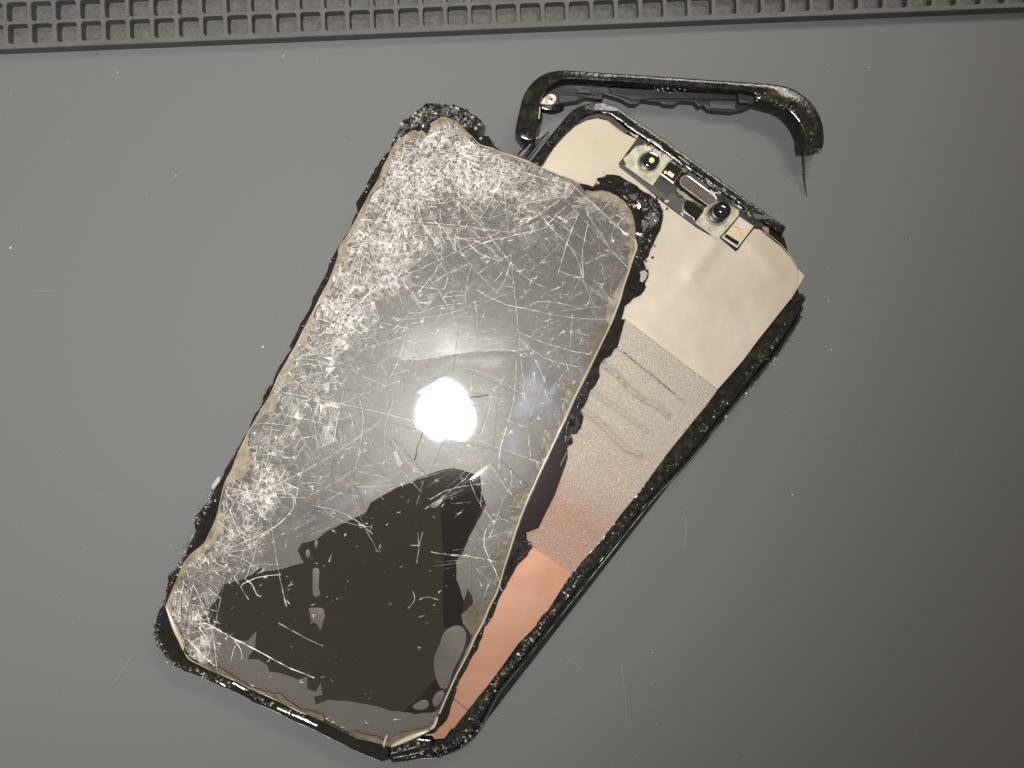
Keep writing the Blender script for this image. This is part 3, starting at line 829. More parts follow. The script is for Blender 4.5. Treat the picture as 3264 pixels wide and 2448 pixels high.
rc = random.Random(77)
for k in range(22):
    t = rc.random(); c = B1([(1010 + 930 * t + rc.gauss(0, 18), 520 + 620 * t + rc.gauss(0, 22))], 5.3)[0]
    m = Mesh(); m.box(c, ax, rc.uniform(.2, .75), rc.uniform(.12, .35), 4.5, 5.1 + rc.uniform(0, .5), .04)
    m.build('component', M[rc.choice(('steel', 'dark_plastic', 'black', 'chip', 'gum', 'dark_plastic', 'screw'))], ch)
CRM = [M['crumb_d'], M['crumb_g'], M['crumb_w'], M['crumb_o'], M['crumb_c']]
def scatter(pathpts, width, n, zf, smin, smax, wts, seed, ms=None, flat=.7):
    """crumbs spread along a polyline"""
    r = random.Random(seed); m_ = ms or Mesh()
    q = dens_line(pathpts, .4, False)
    for _ in range(n):
        x, y = r.choice(q)
        if n2(x, y, .22, seed) < -.18 and r.random() < .75:
            continue
        x += r.gauss(0, width); y += r.gauss(0, width)
        s_ = smin + (smax - smin) * r.random() ** 2.2
        z = zf(x, y) if callable(zf) else zf
        m_.crumb((x, y, z + s_ * .2), s_, r, r.choices(range(5), wts)[0], flat)
    return m_
lm = offs(path_f, 2.9)
m = scatter(lm[4:-6], .42, 520, 5.5, .08, .5, (6, 4, 1.8, 2.5, .05), 21)
scatter(lm[len(lm) // 2:-6], .38, 330, 5.55, .1, .55, (4, 5, 3.5, 2.5, .02), 26, m)
scatter(path_f[2:40], .35, 60, 5.0, .1, .5, (3, 3, 3, 0, 0), 22, m)
scatter(offs(path_f[-40:-6], 1.6), .45, 130, 5.3, .1, .4, (5, 4, 3, 1, .1), 23, m)
scatter([((a[0] + b[0]) / 2, (a[1] + b[1]) / 2) for a, b in zip(offs(dens_line(band_o, 1, False), .9)[::2], offs(dens_line(band_o, 1, False), .9)[1::2])], .28, 380, 5.95, .07, .28, (5, 5, 1.8, 3, 0), 24, m)
scatter(P('A1', [(900, 500), (1100, 620), (1300, 760), (1500, 880), (1700, 1010)], 5.8), .4, 300, 5.6, .07, .32, (5, 5, 2.5, 1, 0), 25, m)
o = m.build('glass_grit', CRM, ch); o['kind'] = 'stuff'

# ------------------------------------------------------------------ broken top frame fragment
fb = P('A1', [(1050, 250)], 0)[0]
fg = thing('frame_fragment', (fb[0], fb[1], 0), 'broken-off curved black strip of phone frame with a screw, lying above the phone', 'frame fragment')
ZF = 6.8
fo = P('A1', [(85, 450), (95, 390), (118, 290), (142, 210), (200, 132), (270, 84), (350, 63), (450, 62), (700, 80), (1000, 98), (1400, 126), (1700, 147), (1820, 168), (1900, 207), (1970, 267), (2020, 342), (2045, 420), (2052, 500), (2045, 552)], ZF - 1.5)
fi = P('A1', [(1945, 548), (1938, 480), (1925, 420), (1885, 350), (1820, 290), (1740, 258), (1640, 228), (1610, 190), (1400, 166), (1000, 138), (700, 121), (450, 106), (370, 118), (300, 155), (255, 215), (240, 270), (232, 400), (212, 490), (170, 500), (120, 488)], ZF)
m = Mesh(); m.prism(smooth(fo, 3, False) + rough(smooth(fi, 3, False), .8, .07, 12, False), .1, ZF, .5)
bd = m.build('outer_band', M['brown_black'], fg, smooth=True, auto=24)
gl1 = smooth(fo, 4, False)
gl1 = offs(gl1, .25)
m = Mesh(); m.tube([(x, y, ZF - .75) for x, y in gl1], .28, 6); m.build('polished_edge', M['gloss_black'], fg, smooth=True)
ledp = P('A1', [(330, 140), (700, 150), (1000, 165), (1400, 192), (1620, 212), (1640, 262), (1560, 300), (1480, 316), (1400, 312), (1325, 302), (1295, 275), (1262, 286), (1235, 252), (1150, 246), (1105, 272), (1040, 270), (1015, 255), (900, 240), (862, 270), (820, 266), (770, 236), (700, 216), (640, 196), (600, 235), (560, 224), (530, 226), (490, 245), (360, 268), (300, 275), (245, 262), (240, 215)], 2.6)
m = Mesh(); m.prism(rough(ledp, 1.2, .06, 6), .3, 2.9, .2); m.build('inner_ledge', M['dark_plastic'], fg)
for pts, z in (([(480, 165), (575, 165), (570, 195), (485, 190)], 4.2), ([(690, 160), (1500, 205), (1510, 235), (1000, 225), (860, 235), (700, 195)], 3.6), ([(1510, 195), (1625, 205), (1615, 262), (1520, 255)], 4.6), ([(1330, 240), (1500, 245), (1495, 300), (1330, 290)], 3.3), ([(590, 200), (650, 195), (640, 235), (585, 230)], 3.4), ([(365, 205), (500, 215), (480, 245), (365, 258)], 3.8)):
    m = Mesh(); m.prism(P('A1', pts, z), 2.6, z, .15); m.build('ledge_block', M['grey_plastic' if z == 4.2 or z == 3.3 else 'dark_plastic'], fg)
sc_c = P('A1', [(315, 233)], 5.2)[0]
m = Mesh(); m.prism(P('A1', [(245, 262), (262, 230), (300, 200), (345, 225), (340, 262), (320, 272)], 4.6), 2.6, 4.7, .1); tab = m.build('screw_tab', M['screw'], fg)
m = Mesh(); m.disc(sc_c, 1.28, 4.5, 5.3, .22, n=32); scw = m.build('screw', M['screw'], fg, smooth=True, auto=35)
m = Mesh()
for a in (20, 110):
    m.box(sc_c, (math.cos(math.radians(a)), math.sin(math.radians(a))), .55, .13, 5.2, 5.325)
m.build('cross_recess', M['barrel'], scw)
m = Mesh(); m.ring(sc_c, .72, .8, 5.2, 5.32); m.build('head_groove', M['barrel'], scw)
m = Mesh(); q = P('A1', [(243, 285), (240, 330), (236, 360)], ZF); m.tube([(*a, ZF - .05) for a in q], .2, 6); m.build('bare_metal_edge', M['steel'], fg)
m = Mesh(); q = smooth(P('A1', [(250, 285), (300, 300), (350, 295), (385, 275)], 2), 4, False); m.tube([(*a, 1.8) for a in q], .8, 8); m.build('antenna_loop', M['gloss_black'], fg, smooth=True)
# torn ends
m = Mesh(); r = random.Random(5)
for c, n_ in (((150, 490), 70), ((1995, 555), 90)):
    x, y = P('A1', [c], 4)[0]
    for _ in range(n_):
        m.crumb((x + r.gauss(0, 1.0), y + r.gauss(0, .35), r.uniform(1.0, 5.8)), r.uniform(.1, .4), r, r.choices(range(5), (8, 2, .6, .3, 0))[0])
scatter(offs(smooth(fo, 4, False), .3)[12:], .14, 150, ZF - .6, .06, .24, (2, 4, 6, 0, 0), 31, m)
mid_b = [((a[0] + b[0]) / 2, (a[1] + b[1]) / 2) for a, b in zip(dens_line(smooth(fo, 3, False), .5, False)[::2], dens_line(smooth(fo, 3, False), .5, False)[1::2])]
scatter(offs(mid_b, 1.4), .4, 170, ZF, .05, .18, (4, 5, 1.5, 3, 0), 32, m)
scatter(P('A1', [(1640, 220), (1740, 235), (1840, 270), (1930, 370), (1990, 500)], ZF), .5, 200, ZF - .1, .07, .36, (4, 5, 3, 2, 0), 33, m)
scatter(P('A1', [(960, 170), (1160, 172)], 5), .5, 26, 5.0, .1, .4, (1, 2, 4, 0, 0), 34, m)
o = m.build('glass_grit', CRM, fg); o['kind'] = 'stuff'
for pts, z0_, r0 in (([(1930, 400), (1922, 500), (1932, 600), (1944, 700), (1958, 790), (1976, 842)], 5.2, .30), ([(1940, 700), (1950, 745), (1968, 775)], 2.0, .22)):
    q = smooth(P('A1', pts, 2.5), 5, False); n = len(q)
    m = Mesh(); m.tube([(x, y, z0_ * (1 - i / n) ** 1.3 + .3) for i, (x, y) in enumerate(q)], [r0 * (1 - .8 * i / n) + .03 for i in range(n)], 6)
    m.build('torn_strand', M['strand'], fg, smooth=True)
m = Mesh(); q = P('A1', [(1935, 405), (1928, 440), (1915, 455)], 5); m.tube([(*a, 6.0) for a in q], .3, 6); m.build('bare_metal_edge', M['steel'], fg)

# ------------------------------------------------------------------ cracked screen (upper layer)
ZG = 8.0
ab = P('S', [(1250, 1400)], 0)[0]
sr = thing('cracked_screen', (ab[0], ab[1], 6.05), 'shattered phone screen of hazy cracked glass, lying on top of the phone body', 'phone screen')

g_top = P('B2', [(700, 350), (780, 310), (850, 272), (950, 290), (1030, 330), (1090, 390), (1150, 460), (1200, 500), (1250, 560), (1310, 600), (1450, 640), (1600, 700), (1800, 770), (2000, 850), (2212, 940)], ZG) + \
    P('A2', [(1440, 578), (1510, 610)], ZG)
g_right = P('B7', [(250, 390), (330, 405), (430, 392), (520, 410), (620, 460), (700, 520), (760, 600), (800, 680), (820, 760), (830, 850), (835, 960), (858, 1040), (845, 1110), (800, 1230), (750, 1390), (700, 1530)], ZG) + \
    P('A6', [(560, 220), (500, 375), (440, 500), (350, 690), (270, 850), (210, 985), (150, 1110), (100, 1215), (50, 1320)], ZG) + \
    P('A5', [(1040, 50), (960, 230), (900, 390), (860, 520), (820, 640), (780, 780), (730, 880), (690, 980), (640, 1070), (590, 1180), (520, 1310), (470, 1420), (410, 1560)], ZG)
g_bot = P('B6', [(1610, 1160), (1555, 1215), (1300, 1312), (1090, 1412), (1000, 1390), (860, 1350), (700, 1320), (600, 1270), (440, 1190), (290, 1110), (100, 1030)], ZG) + \
    P('B5', [(1900, 1565), (1700, 1470), (1550, 1392), (1350, 1302), (1200, 1235), (1080, 1170), (950, 1112), (860, 1080), (700, 1000), (570, 930), (510, 855)], ZG)
g_left = P('B5', [(480, 800), (400, 600), (340, 450), (288, 300)], ZG) + \
    P('A4', [(185, 800), (235, 680), (262, 615), (312, 540), (400, 470), (450, 370), (480, 300), (500, 220)], ZG) + \
    P('B4', [(945, 1550), (985, 1410), (1060, 1280), (1120, 1120), (1200, 960), (1280, 790), (1350, 680), (1420, 560), (1500, 420), (1560, 300), (1620, 160)], ZG) + \
    P('B3', [(790, 1655), (870, 1520), (950, 1370), (1030, 1200), (1120, 1030), (1200, 880), (1280, 720), (1340, 560), (1390, 420), (1392, 350), (1450, 250), (1530, 150)], ZG) + \
    P('A2', [(60, 860), (110, 770), (155, 680)], ZG) + \
    P('B2', [(20, 1130), (80, 1030), (150, 860), (220, 730), (250, 650), (290, 590), (340, 545), (400, 490), (510, 425), (560, 450), (600, 422), (660, 460)], ZG)
GO = g_top + g_right + g_bot + g_left          # clockwise in the picture
GO = dens_line(GO, 2.0)
GOc = ccw(GO)

def bulge(x, y):
    """height of the buckled glass, mm"""
    return 7.45 + .16 * n2(x, y, .028, 2) + .05 * n2(x, y, .11, 7)

DP = [(1300, 600, 1), (1250, 850, .95), (1080, 1000, .9), (1000, 1250, .75), (900, 1400, .65), (850, 1550, .85), (740, 1650, .85), (650, 1850, .6), (590, 2030, .7), (575, 1940, .85), (620, 1780, .75), (1700, 620, .85), (1500, 560, 1),
      (1800, 800, .35), (1640, 850, .35), (1560, 780, .5), (1950, 1000, .5), (1600, 1050, .3), (1850, 1150, .5), (1350, 1300, .22), (1420, 1250, .3), (1440, 1350, .36), (1500, 1400, .4), (1200, 1450, .4), (1300, 1700, .10), (1100, 1900, .04),
      (1400, 1900, .12), (1200, 2100, .02), (800, 2000, .05), (820, 2130, .2), (1620, 1800, .45), (1550, 1500, .35), (1350, 2200, .03), (1650, 1500, .3), (1150, 1580, .4), (1000, 1750, .08),
      (1300, 1020, .45), (1750, 950, .3), (1880, 700, .55), (1400, 700, .65), (1250, 750, .85), (1100, 1250, .45), (1250, 1130, .45), (1400, 420, .95), (1700, 1150, .35), (1560, 1200, .35), (1380, 860, .5), (1780, 720, .45), (1000, 1450, .5), (950, 1620, .45), (1010, 2250, .1), (1250, 2320, .1), (640, 1700, .6)]
DPm = np.array([(*P('S', [(a, b)], ZG)[0], d) for a, b, d in DP])
def density(x, y):
    X = np.atleast_1d(np.asarray(x, float)); Y = np.atleast_1d(np.asarray(y, float))
    w = 1 / ((X[:, None] - DPm[None, :, 0]) ** 2 + (Y[:, None] - DPm[None, :, 1]) ** 2 + 4) ** 2
    return (w * DPm[None, :, 2]).sum(1) / w.sum(1)

# dark bonded window where the film has not lifted
dark_win = P('A4', [(380, 960), (430, 890), (490, 820), (520, 730), (640, 700), (705, 668), (770, 625), (780, 650), (900, 630), (1040, 590), (1000, 510), (1030, 465), (1120, 445), (1200, 380), (1300, 335), (1440, 270), (1470, 205), (1600, 130), (1760, 55), (1860, 15)], 7.3) + \
    P('A3', [(1210, 1005), (1300, 990), (1380, 1010), (1470, 1040), (1480, 1160), (1510, 1230), (1400, 1430), (1350, 1545)], 7.3) + \
    P('A5', [(510, 580), (515, 700), (560, 835), (585, 760), (610, 800), (620, 855), (540, 930), (560, 985), (620, 1050), (560, 1180), (500, 1320), (450, 1425), (398, 1535)], 7.3) + \
    P('A4', [(1880, 1550), (1750, 1560), (1600, 1540), (1500, 1510), (1330, 1480), (1200, 1470), (1120, 1500), (1108, 1450), (1160, 1440), (1152, 1360), (1120, 1418), (1062, 1400), (1060, 1322), (1000, 1340), (900, 1300), (822, 1290), (808, 1250), (750, 1212), (680, 1210), (730, 1130), (740, 1030), (680, 1092), (590, 1080), (480, 1010)], 7.3)
dark_win = rough(dark_win, 1.0, .09, 15)

# torn black gasket and bezel below the glass (outer contour traced)
k_top = P('B2', [(1750, 770), (1600, 690), (1440, 600), (1395, 500), (1320, 488), (1255, 478), (1300, 400), (1305, 310), (1250, 268), (1190, 230), (1120, 182), (1000, 132), (880, 130), (780, 112), (650, 112), (600, 152), (520, 222), (440, 290), (385, 312), (350, 400), (290, 490), (250, 590), (238, 660), (150, 740), (60, 880), (0, 975)], 6.9)
k_left = P('A2', [(130, 640), (72, 735), (76, 790), (40, 860)], 6.9) + P('B3', [(1545, 60), (1530, 130), (1460, 212), (1400, 310), (1290, 500), (1268, 600), (1190, 740), (1100, 910), (1080, 1000), (1010, 1120), (950, 1220), (880, 1370), (820, 1480), (838, 1530), (752, 1645)], 6.9) + \
    P('B4', [(1640, 40), (1600, 110), (1540, 272), (1480, 312), (1440, 420), (1380, 570), (1320, 660), (1250, 835), (1172, 970), (1120, 1022), (1090, 1110), (992, 1260), (970, 1340), (900, 1450), (825, 1610)], 6.9) + \
    P('A4', [(470, 120), (450, 210), (400, 232), (352, 290), (338, 350), (350, 392), (300, 500), (240, 612), (172, 680), (160, 780), (148, 850), (102, 920), (90, 1040), (112, 1105), (150, 1190), (210, 1240)], 6.9)
k_bot = P('B5', [(380, 1000), (480, 1050), (700, 1130), (860, 1208), (1100, 1308), (1370, 1448), (1600, 1548), (1780, 1645)], 6.9) + P('B6', [(160, 1190), (350, 1290), (600, 1412), (760, 1490), (880, 1535), (1000, 1575), (1060, 1560), (1060, 1420), (1400, 1310), (1560, 1260), (1620, 1240)], 6.9)
k_right = P('A5', [(450, 1600), (482, 1500), (520, 1372), (562, 1300), (602, 1220), (645, 1150), (692, 1012), (745, 940), (782, 830), (812, 780), (860, 690), (905, 610), (960, 555), (1000, 492), (965, 452), (950, 400), (1035, 372), (1080, 282), (1142, 160), (1182, 40)], 6.9) + \
    P('A6', [(185, 1290), (218, 1225), (212, 1170), (232, 1152), (250, 1140), (232, 1082), (282, 1070), (312, 1010), (320, 962), (300, 925), (340, 870), (352, 832), (362, 792), (392, 762), (430, 700), (420, 642), (452, 592), (500, 572), (530, 502), (550, 422), (568, 332), (590, 252), (640, 205), (690, 182), (722, 128)], 6.9) + \
    P('B7', [(940, 1482), (985, 1400), (990, 1330), (962, 1290), (930, 1230), (992, 1160), (1012, 1090), (1062, 990), (1122, 860), (1152, 720), (1156, 640), (1130, 570), (1080, 500), (1000, 440), (932, 410), (850, 340), (752, 280), (682, 250), (640, 212), (570, 205), (490, 212), (462, 243), (382, 240), (372, 262), (432, 310), (352, 322), (342, 352), (150, 292), (0, 236)], 6.9)
KO = rough(k_top + k_left + k_bot + k_right, 1.1, .16, 17)
m = Mesh(); m.prism(KO, 6.06, 6.9, .12)
gasket = m.build('bezel_gasket', M['black'], sr)

# display panel under the glass
disp = inset(GOc, .5)
m = Mesh(); m.prism(disp, 6.9, 7.1); dp_ = m.build('display_panel', M['oled'], sr)
maroon_reflection = P('A5', [(415, 60), (420, 10), (520, -60), (660, 40), (690, 190), (560, 480), (512, 580), (517, 700), (562, 830), (545, 930), (562, 985), (430, 1000), (432, 600), (412, 300)], 7.1)  # dark phone reflection drawn as a maroon patch
maroon_low = P('B6', [(1240, 1000), (1400, 860), (1500, 740), (1620, 620), (1700, 700), (1640, 900), (1560, 1010), (1400, 1030)], 7.1)
for b_ in (maroon_reflection, maroon_low):
    m = Mesh(); m.prism(smooth(b_, 2), 7.08, 7.112); m.build('maroon_reflection_patch', M['maroon_reflection'], dp_)

# lifted grey film with the dark bonded window as a hole
m = Mesh()
gi = inset(GOc, .25)
m.sheet(gi, lambda x, y: bulge(x, y) - .22, .04, 1.3, holes=[dark_win], attf=lambda x, y: float(density(x, y)[0]))
film = m.build('lifted_film', M['delam'], sr, smooth=True, auto=60, attr='dens')
# folds of the film that lie at another angle
def fold(poly, mat, z, gx, gy, name='film_fold', soft=None, wid=4.0):
    q = smooth(poly, 4); cx_ = np.mean([a[0] for a in q]); cy_ = np.mean([a[1] for a in q])
    m_ = Mesh(); m_.sheet(q, lambda x, y: bulge(x, y) + z + gx * (x - cx_) + gy * (y - cy_), .03, 1.3, attf=lambda x, y: min(1.0, float(seg_dist(soft or (q + [q[0]]), [x], [y])[0]) / wid))
    return m_.build(name, mat, sr, smooth=True, auto=60, attr='fade')
M['fold_pale'] = glass_mat('pale_film', (.8, .8, .8), rough_=.3, milky=.4, milk=(.27, .265, .25), fade=True)
M['fold_blue'] = glass_mat('bluish_film', (.8, .8, .84), rough_=.3, milky=.6, milk=(.155, .155, .175), fade=True)
M['fold_dark'] = glass_mat('smoky_film', (.84, .83, .83), rough_=.3, milky=.5, milk=(.085, .08, .078), fade=True)
fold(P('A3', [(830, 330), (900, 272), (1060, 297), (1250, 267), (1500, 237), (1740, 240), (1790, 200), (1700, 70), (1500, 10), (1250, -60), (1050, -40), (940, 100), (850, 230)], 7.4), M['fold_pale'], -.14, .004, -.002, 'film_fold', P('A3', [(1900, 150), (1700, 0), (1500, -40), (1250, -110), (1050, -100), (900, 80), (780, 260), (800, 340)], 7.4), 13.0)
fold(P('A3', [(1800, 200), (1950, 400), (2040, 560), (1900, 680), (1830, 700), (1700, 900), (1590, 1100), (1520, 1220), (1490, 1150), (1575, 1000), (1645, 720), (1700, 450)], 7.4), M['fold_blue'], -.12, -.006, .003)
fold(P('A3', [(1130, 300), (1270, 280), (1500, 248), (1740, 255), (1720, 330), (1560, 360), (1350, 340), (1200, 350)], 7.4), M['fold_dark'], -.09, 0, 0)
fold(P('A3', [(290, 1240), (400, 1180), (560, 1110), (760, 1060), (1000, 1010), (1180, 960), (1150, 1030), (900, 1110), (760, 1200), (560, 1320), (430, 1400), (320, 1470)], 7.4), M['fold_dark'], -.09, 0, 0)
fold(P('A3', [(560, 640), (640, 600), (620, 800), (560, 960), (500, 980), (530, 800)], 7.4), M['fold_dark'], -.09, 0, 0)
# air pockets inside the dark window
pk = [P('A4', [(1102, 632), (1130, 626), (1142, 650), (1138, 740), (1148, 790), (1130, 806), (1102, 796), (1100, 700)], 7.2),
      P('A4', [(1078, 880), (1160, 882), (1176, 930), (1165, 970), (1150, 1026), (1128, 985), (1092, 962), (1080, 910)], 7.2),
      P('A4', [(1056, 515), (1076, 508), (1080, 550), (1060, 556)], 7.2), P('A4', [(1114, 452), (1130, 450), (1128, 492), (1115, 494)], 7.2),
      P('A4', [(1990, 1000), (2045, 996), (2082, 1045), (2065, 1150), (2005, 1270), (1962, 1390), (1912, 1382), (1880, 1285), (1878, 1200), (1918, 1100), (1940, 1040)], 7.2),
      P('A4', [(1930, 1410), (1940, 1440), (1912, 1495), (1880, 1515), (1868, 1475), (1890, 1425)], 7.2),
      P('A4', [(1802, 1468), (1842, 1482), (1832, 1522), (1772, 1532), (1738, 1512)], 7.2),
      P('A4', [(1905, 190), (1925, 175), (1930, 195), (1890, 235), (1855, 235), (1870, 212)], 7.2)]
for i, q in enumerate(pk):
    m = Mesh(); q = smooth(q, 3)
    cx_, cy_ = np.mean([a[0] for a in q]), np.mean([a[1] for a in q])
    rad = max(math.hypot(a[0] - cx_, a[1] - cy_) for a in q)
    m.sheet(q, lambda x, y: 7.18 + .12 * (1 - min(1, ((x - cx_) ** 2 + (y - cy_) ** 2) / rad ** 2)), .05, .9)
    m.build('air_pocket', M['patch'], sr, smooth=True, auto=60)

# ---- fracture: cells split again and again by straight cracks, finer where the glass is crushed
xs = [a[0] for a in GOc]; ys = [a[1] for a in GOc]
IMP = np.array(P('S', [(1330, 470), (1010, 1130), (800, 1560), (1900, 640), (640, 1800)], ZG))
rf = random.Random(49)
def half(poly, c, n):
    out = []
    m_ = len(poly)
    sd = [(q[0] - c[0]) * n[0] + (q[1] - c[1]) * n[1] for q in poly]
    for k in range(m_):
        a, b = sd[k - 1], sd[k]
        if (a >= 0) != (b >= 0):
            t = a / (a - b)
            out.append((poly[k - 1][0] + (poly[k][0] - poly[k - 1][0]) * t, poly[k - 1][1] + (poly[k][1] - poly[k - 1][1]) * t))
        if b >= 0:
            out.append(poly[k])
    return out
def split_once(poly):
    P_ = np.array(poly); c = P_.mean(0)
    ev = P_ - c; cov = ev.T @ ev; w_, v_ = np.linalg.eigh(cov)
    asp = math.sqrt(max(w_[1], 1e-9) / max(w_[0], 1e-9)); longax = v_[:, 1]
    im = IMP[np.argmin(((IMP - c) ** 2).sum(1))]
    rad_ = math.atan2(c[1] - im[1], c[0] - im[0])
    u_ = rf.random()
    if asp > 2.3 and u_ < .8:
        an = math.atan2(longax[1], longax[0]) + math.pi / 2 + rf.gauss(0, .35)
    elif u_ < .5:
        an = rad_ + rf.gauss(0, .25)
    elif u_ < .75:
        an = rad_ + math.pi / 2 + rf.gauss(0, .3)
    else:
        an = rf.uniform(0, math.pi)
    ext = P_.max(0) - P_.min(0)
    c = c + np.array((rf.gauss(0, .13) * ext[0], rf.gauss(0, .13) * ext[1]))
    d_ = np.array((math.cos(an), math.sin(an))); n_ = np.array((-d_[1], d_[0]))
    A_ = half(poly, c, n_); B_ = half(poly, c, -n_)
    if len(A_) < 3 or len(B_) < 3:
        return None
    ts = sorted((q[0] - c[0]) * d_[0] + (q[1] - c[1]) * d_[1] for q in A_ if abs((q[0] - c[0]) * n_[0] + (q[1] - c[1]) * n_[1]) < 1e-6)
    if len(ts) < 2:
        return None
    return A_, B_, (tuple(c + d_ * ts[0]), tuple(c + d_ * ts[-1]))
def fracture(polys_, size):
    out = []; cracks = []
    st = [(p, 0) for p in polys_]
    while st:
        p, lv = st.pop()
        a_ = abs(area(p))
        if a_ < .02:
            continue
        c = np.mean(np.array(p), 0)
        if math.sqrt(a_) < size(c) or lv > 16:
            out.append((a_, c, p)); continue
        r_ = split_once(p)
        if r_ is None:
            out.append((a_, c, p)); continue
        cracks.append((r_[2], lv, math.sqrt(a_)))
        st.append((r_[0], lv + 1)); st.append((r_[1], lv + 1))
    return out, cracks
plates, cracks_big = fracture([GOc], lambda c: float(np.interp(density(*c)[0], (0, .12, .35, .7, 1), (24, 17, 9.5, 5.2, 3.6))) * rf.uniform(.75, 1.3))
def fine_size(c):
    d = float(density(*c)[0])
    cl = n2(c[0], c[1], .13, 4) + .6 * n2(c[0], c[1], .35, 8)
    return float(np.interp(d + .28 * cl, (0, .25, .45, .65, .85, 1.1), (40, 14, 4.6, 1.8, .95, .62))) * rf.uniform(.6, 1.5)
cells, cracks_fine = fracture([p for _, _, p in plates], fine_size)

# ---- cover glass: plates between the main cracks (each its own piece) and a crushed remainder
pieces = [(a_, c, ccw(p)) for a_, c, p in plates if a_ > .4]
pieces.sort(key=lambda a: -a[0])
rr = random.Random(51)
rest = Mesh(); cover = None
def plate_mesh(ms, s_, p, tilt, th=.42):
    d = float(density(s_[0], s_[1])[0])
    tx, ty = rr.gauss(0, tilt), rr.gauss(0, tilt)
    zc = bulge(*s_)
    h = .6
    gx = (bulge(s_[0] + h, s_[1]) - bulge(s_[0] - h, s_[1])) / (2 * h); gy = (bulge(s_[0], s_[1] + h) - bulge(s_[0], s_[1] - h)) / (2 * h)
    if min(math.hypot(q[0] + 15.6, q[1] + 7.2) for q in p + [tuple(s_)]) < 7:   # kept flat so the lamp's reflection stays whole
        tx, ty, gx, gy = tx * .3, ty * .3, 0.0, 0.0
    zt = lambda x, y: zc + th + (gx + tx) * (x - s_[0]) + (gy + ty) * (y - s_[1])
    zb = lambda x, y: zt(x, y) - th
    p = inset(p, .025)
    ms.prism(p, zb, zt)
    return ms
NP = 300
for i, (a_, s_, p) in enumerate(pieces):
    d = float(density(s_[0], s_[1])[0])
    tl = math.radians(np.interp(d, (0, .2, .45, 1), (.08, .13, .9, 2.8)))
    if i >= NP:
        plate_mesh(rest, s_, p, tl)
if rest.v:
    cover = rest.build('crushed_glass', M['glass_fine'], sr); cover['kind'] = 'stuff'
for i, (a_, s_, p) in enumerate(pieces[:NP]):
    d = float(density(s_[0], s_[1])[0])
    tl = math.radians(np.interp(d, (0, .2, .45, 1), (.08, .13, .9, 2.8)))
    m = Mesh(); plate_mesh(m, s_, p, tl)
    m.build('glass_shard', M['glass'], sr)

# ---- crack lines
ck = Mesh()
def ribbon(pts, w0, w1, hz, z=None):
    """thin upright-ish crack face: a low ridge along pts"""
    n = len(pts)
    v = []; at = []
    for i, (x, y) in enumerate(pts):
        a = pts[max(i - 1, 0)]; b = pts[min(i + 1, n - 1)]
        tx, ty = b[0] - a[0], b[1] - a[1]; L = math.hypot(tx, ty) + 1e-9
        nx, ny = -ty / L, tx / L
        t = i / max(n - 1, 1)
        w = (w0 + (w1 - w0) * t) * .5 * max(.25, 1 + 1.3 * n2(x, y, 1.1, 12))
        zz = (bulge(x, y) + .46) if z is None else z
        v += [(x + nx * w, y + ny * w, zz), (x, y, zz + w * .8), (x - nx * w, y - ny * w, zz)]
        at += [min(1, max(.05, hz * (.85 + 1.1 * n2(x, y, .9, 31))))] * 3
    f = []
    for i in range(n - 1):
        f += [(i * 3, i * 3 + 3, i * 3 + 4, i * 3 + 1), (i * 3 + 1, i * 3 + 4, i * 3 + 5, i * 3 + 2)]
    ck.add(v, f, 0, at)
GOin = inset(GOc, .4)
def inside(q):
    return bool(pip(GOin, [q[0]], [q[1]])[0])
def wiggle(a, b, amp, n=None, r=rr):
    a = np.array(a, float); b = np.array(b, float); L = np.linalg.norm(b - a)
    n = n or max(2, int(L / .5) + 1)
    d = (b - a) / (L + 1e-9); w = np.array((-d[1], d[0]))
    bow = r.uniform(-1, 1) ** 3 * amp * L * .3
    return [tuple(a + (b - a) * k / (n - 1) + w * (bow * math.sin(math.pi * k / (n - 1)) + (r.uniform(-1, 1) * amp * .12 if 0 < k < n - 1 else 0))) for k in range(n)]

# the fracture cracks: straight, joined, of uneven strength along their length
def crack_line(a, b, w, hz):
    a = np.array(a); b = np.array(b); L = np.linalg.norm(b - a)
    if L < .12:
        return
    n_ = max(2, int(L / .7) + 1)
    d_ = (b - a) / L; w_ = np.array((-d_[1], d_[0])); bow = rr.gauss(0, .05) * L
    pts = [a + (b - a) * k / (n_ - 1) + w_ * (bow * math.sin(math.pi * k / (n_ - 1)) + (rr.gauss(0, .055) if 0 < k < n_ - 1 else 0)) for k in range(n_)]
    X = [q[0] for q in pts]; Y = [q[1] for q in pts]
    ok_ = pip(GOin, X, Y) & (density(X, Y) > .14)
    run = []
    for q, o_ in zip(pts, ok_):
        if o_:
            run.append(tuple(q))
        if (not o_ or q is pts[-1]) and len(run) > 1:
            ribbon(run, w, w * rr.uniform(.5, 1), hz); run = []
        elif not o_:
            run = []
for (a, b), lv, sz in cracks_big:
    mx_ = ((a[0] + b[0]) / 2, (a[1] + b[1]) / 2); d = float(density(*mx_)[0])
    if rr.random() < np.interp(d, (0, .13, .3, .6), (1.0, .97, .3, .0)):
        continue
    crack_line(a, b, rr.uniform(.07, .17), rr.uniform(.45, 1) * np.interp(d, (0, .3, 1), (.5, .8, 1)))
for (a, b), lv, sz in cracks_fine:
    d = float(density((a[0] + b[0]) / 2, (a[1] + b[1]) / 2)[0])
    if rr.random() < np.interp(d, (0, .1, .3, .5), (1.0, .7, .3, .06)):
        continue
    crack_line(a, b, rr.uniform(.04, .13), min(1, rr.uniform(.3, 1.05) * (.55 + .5 * d)))
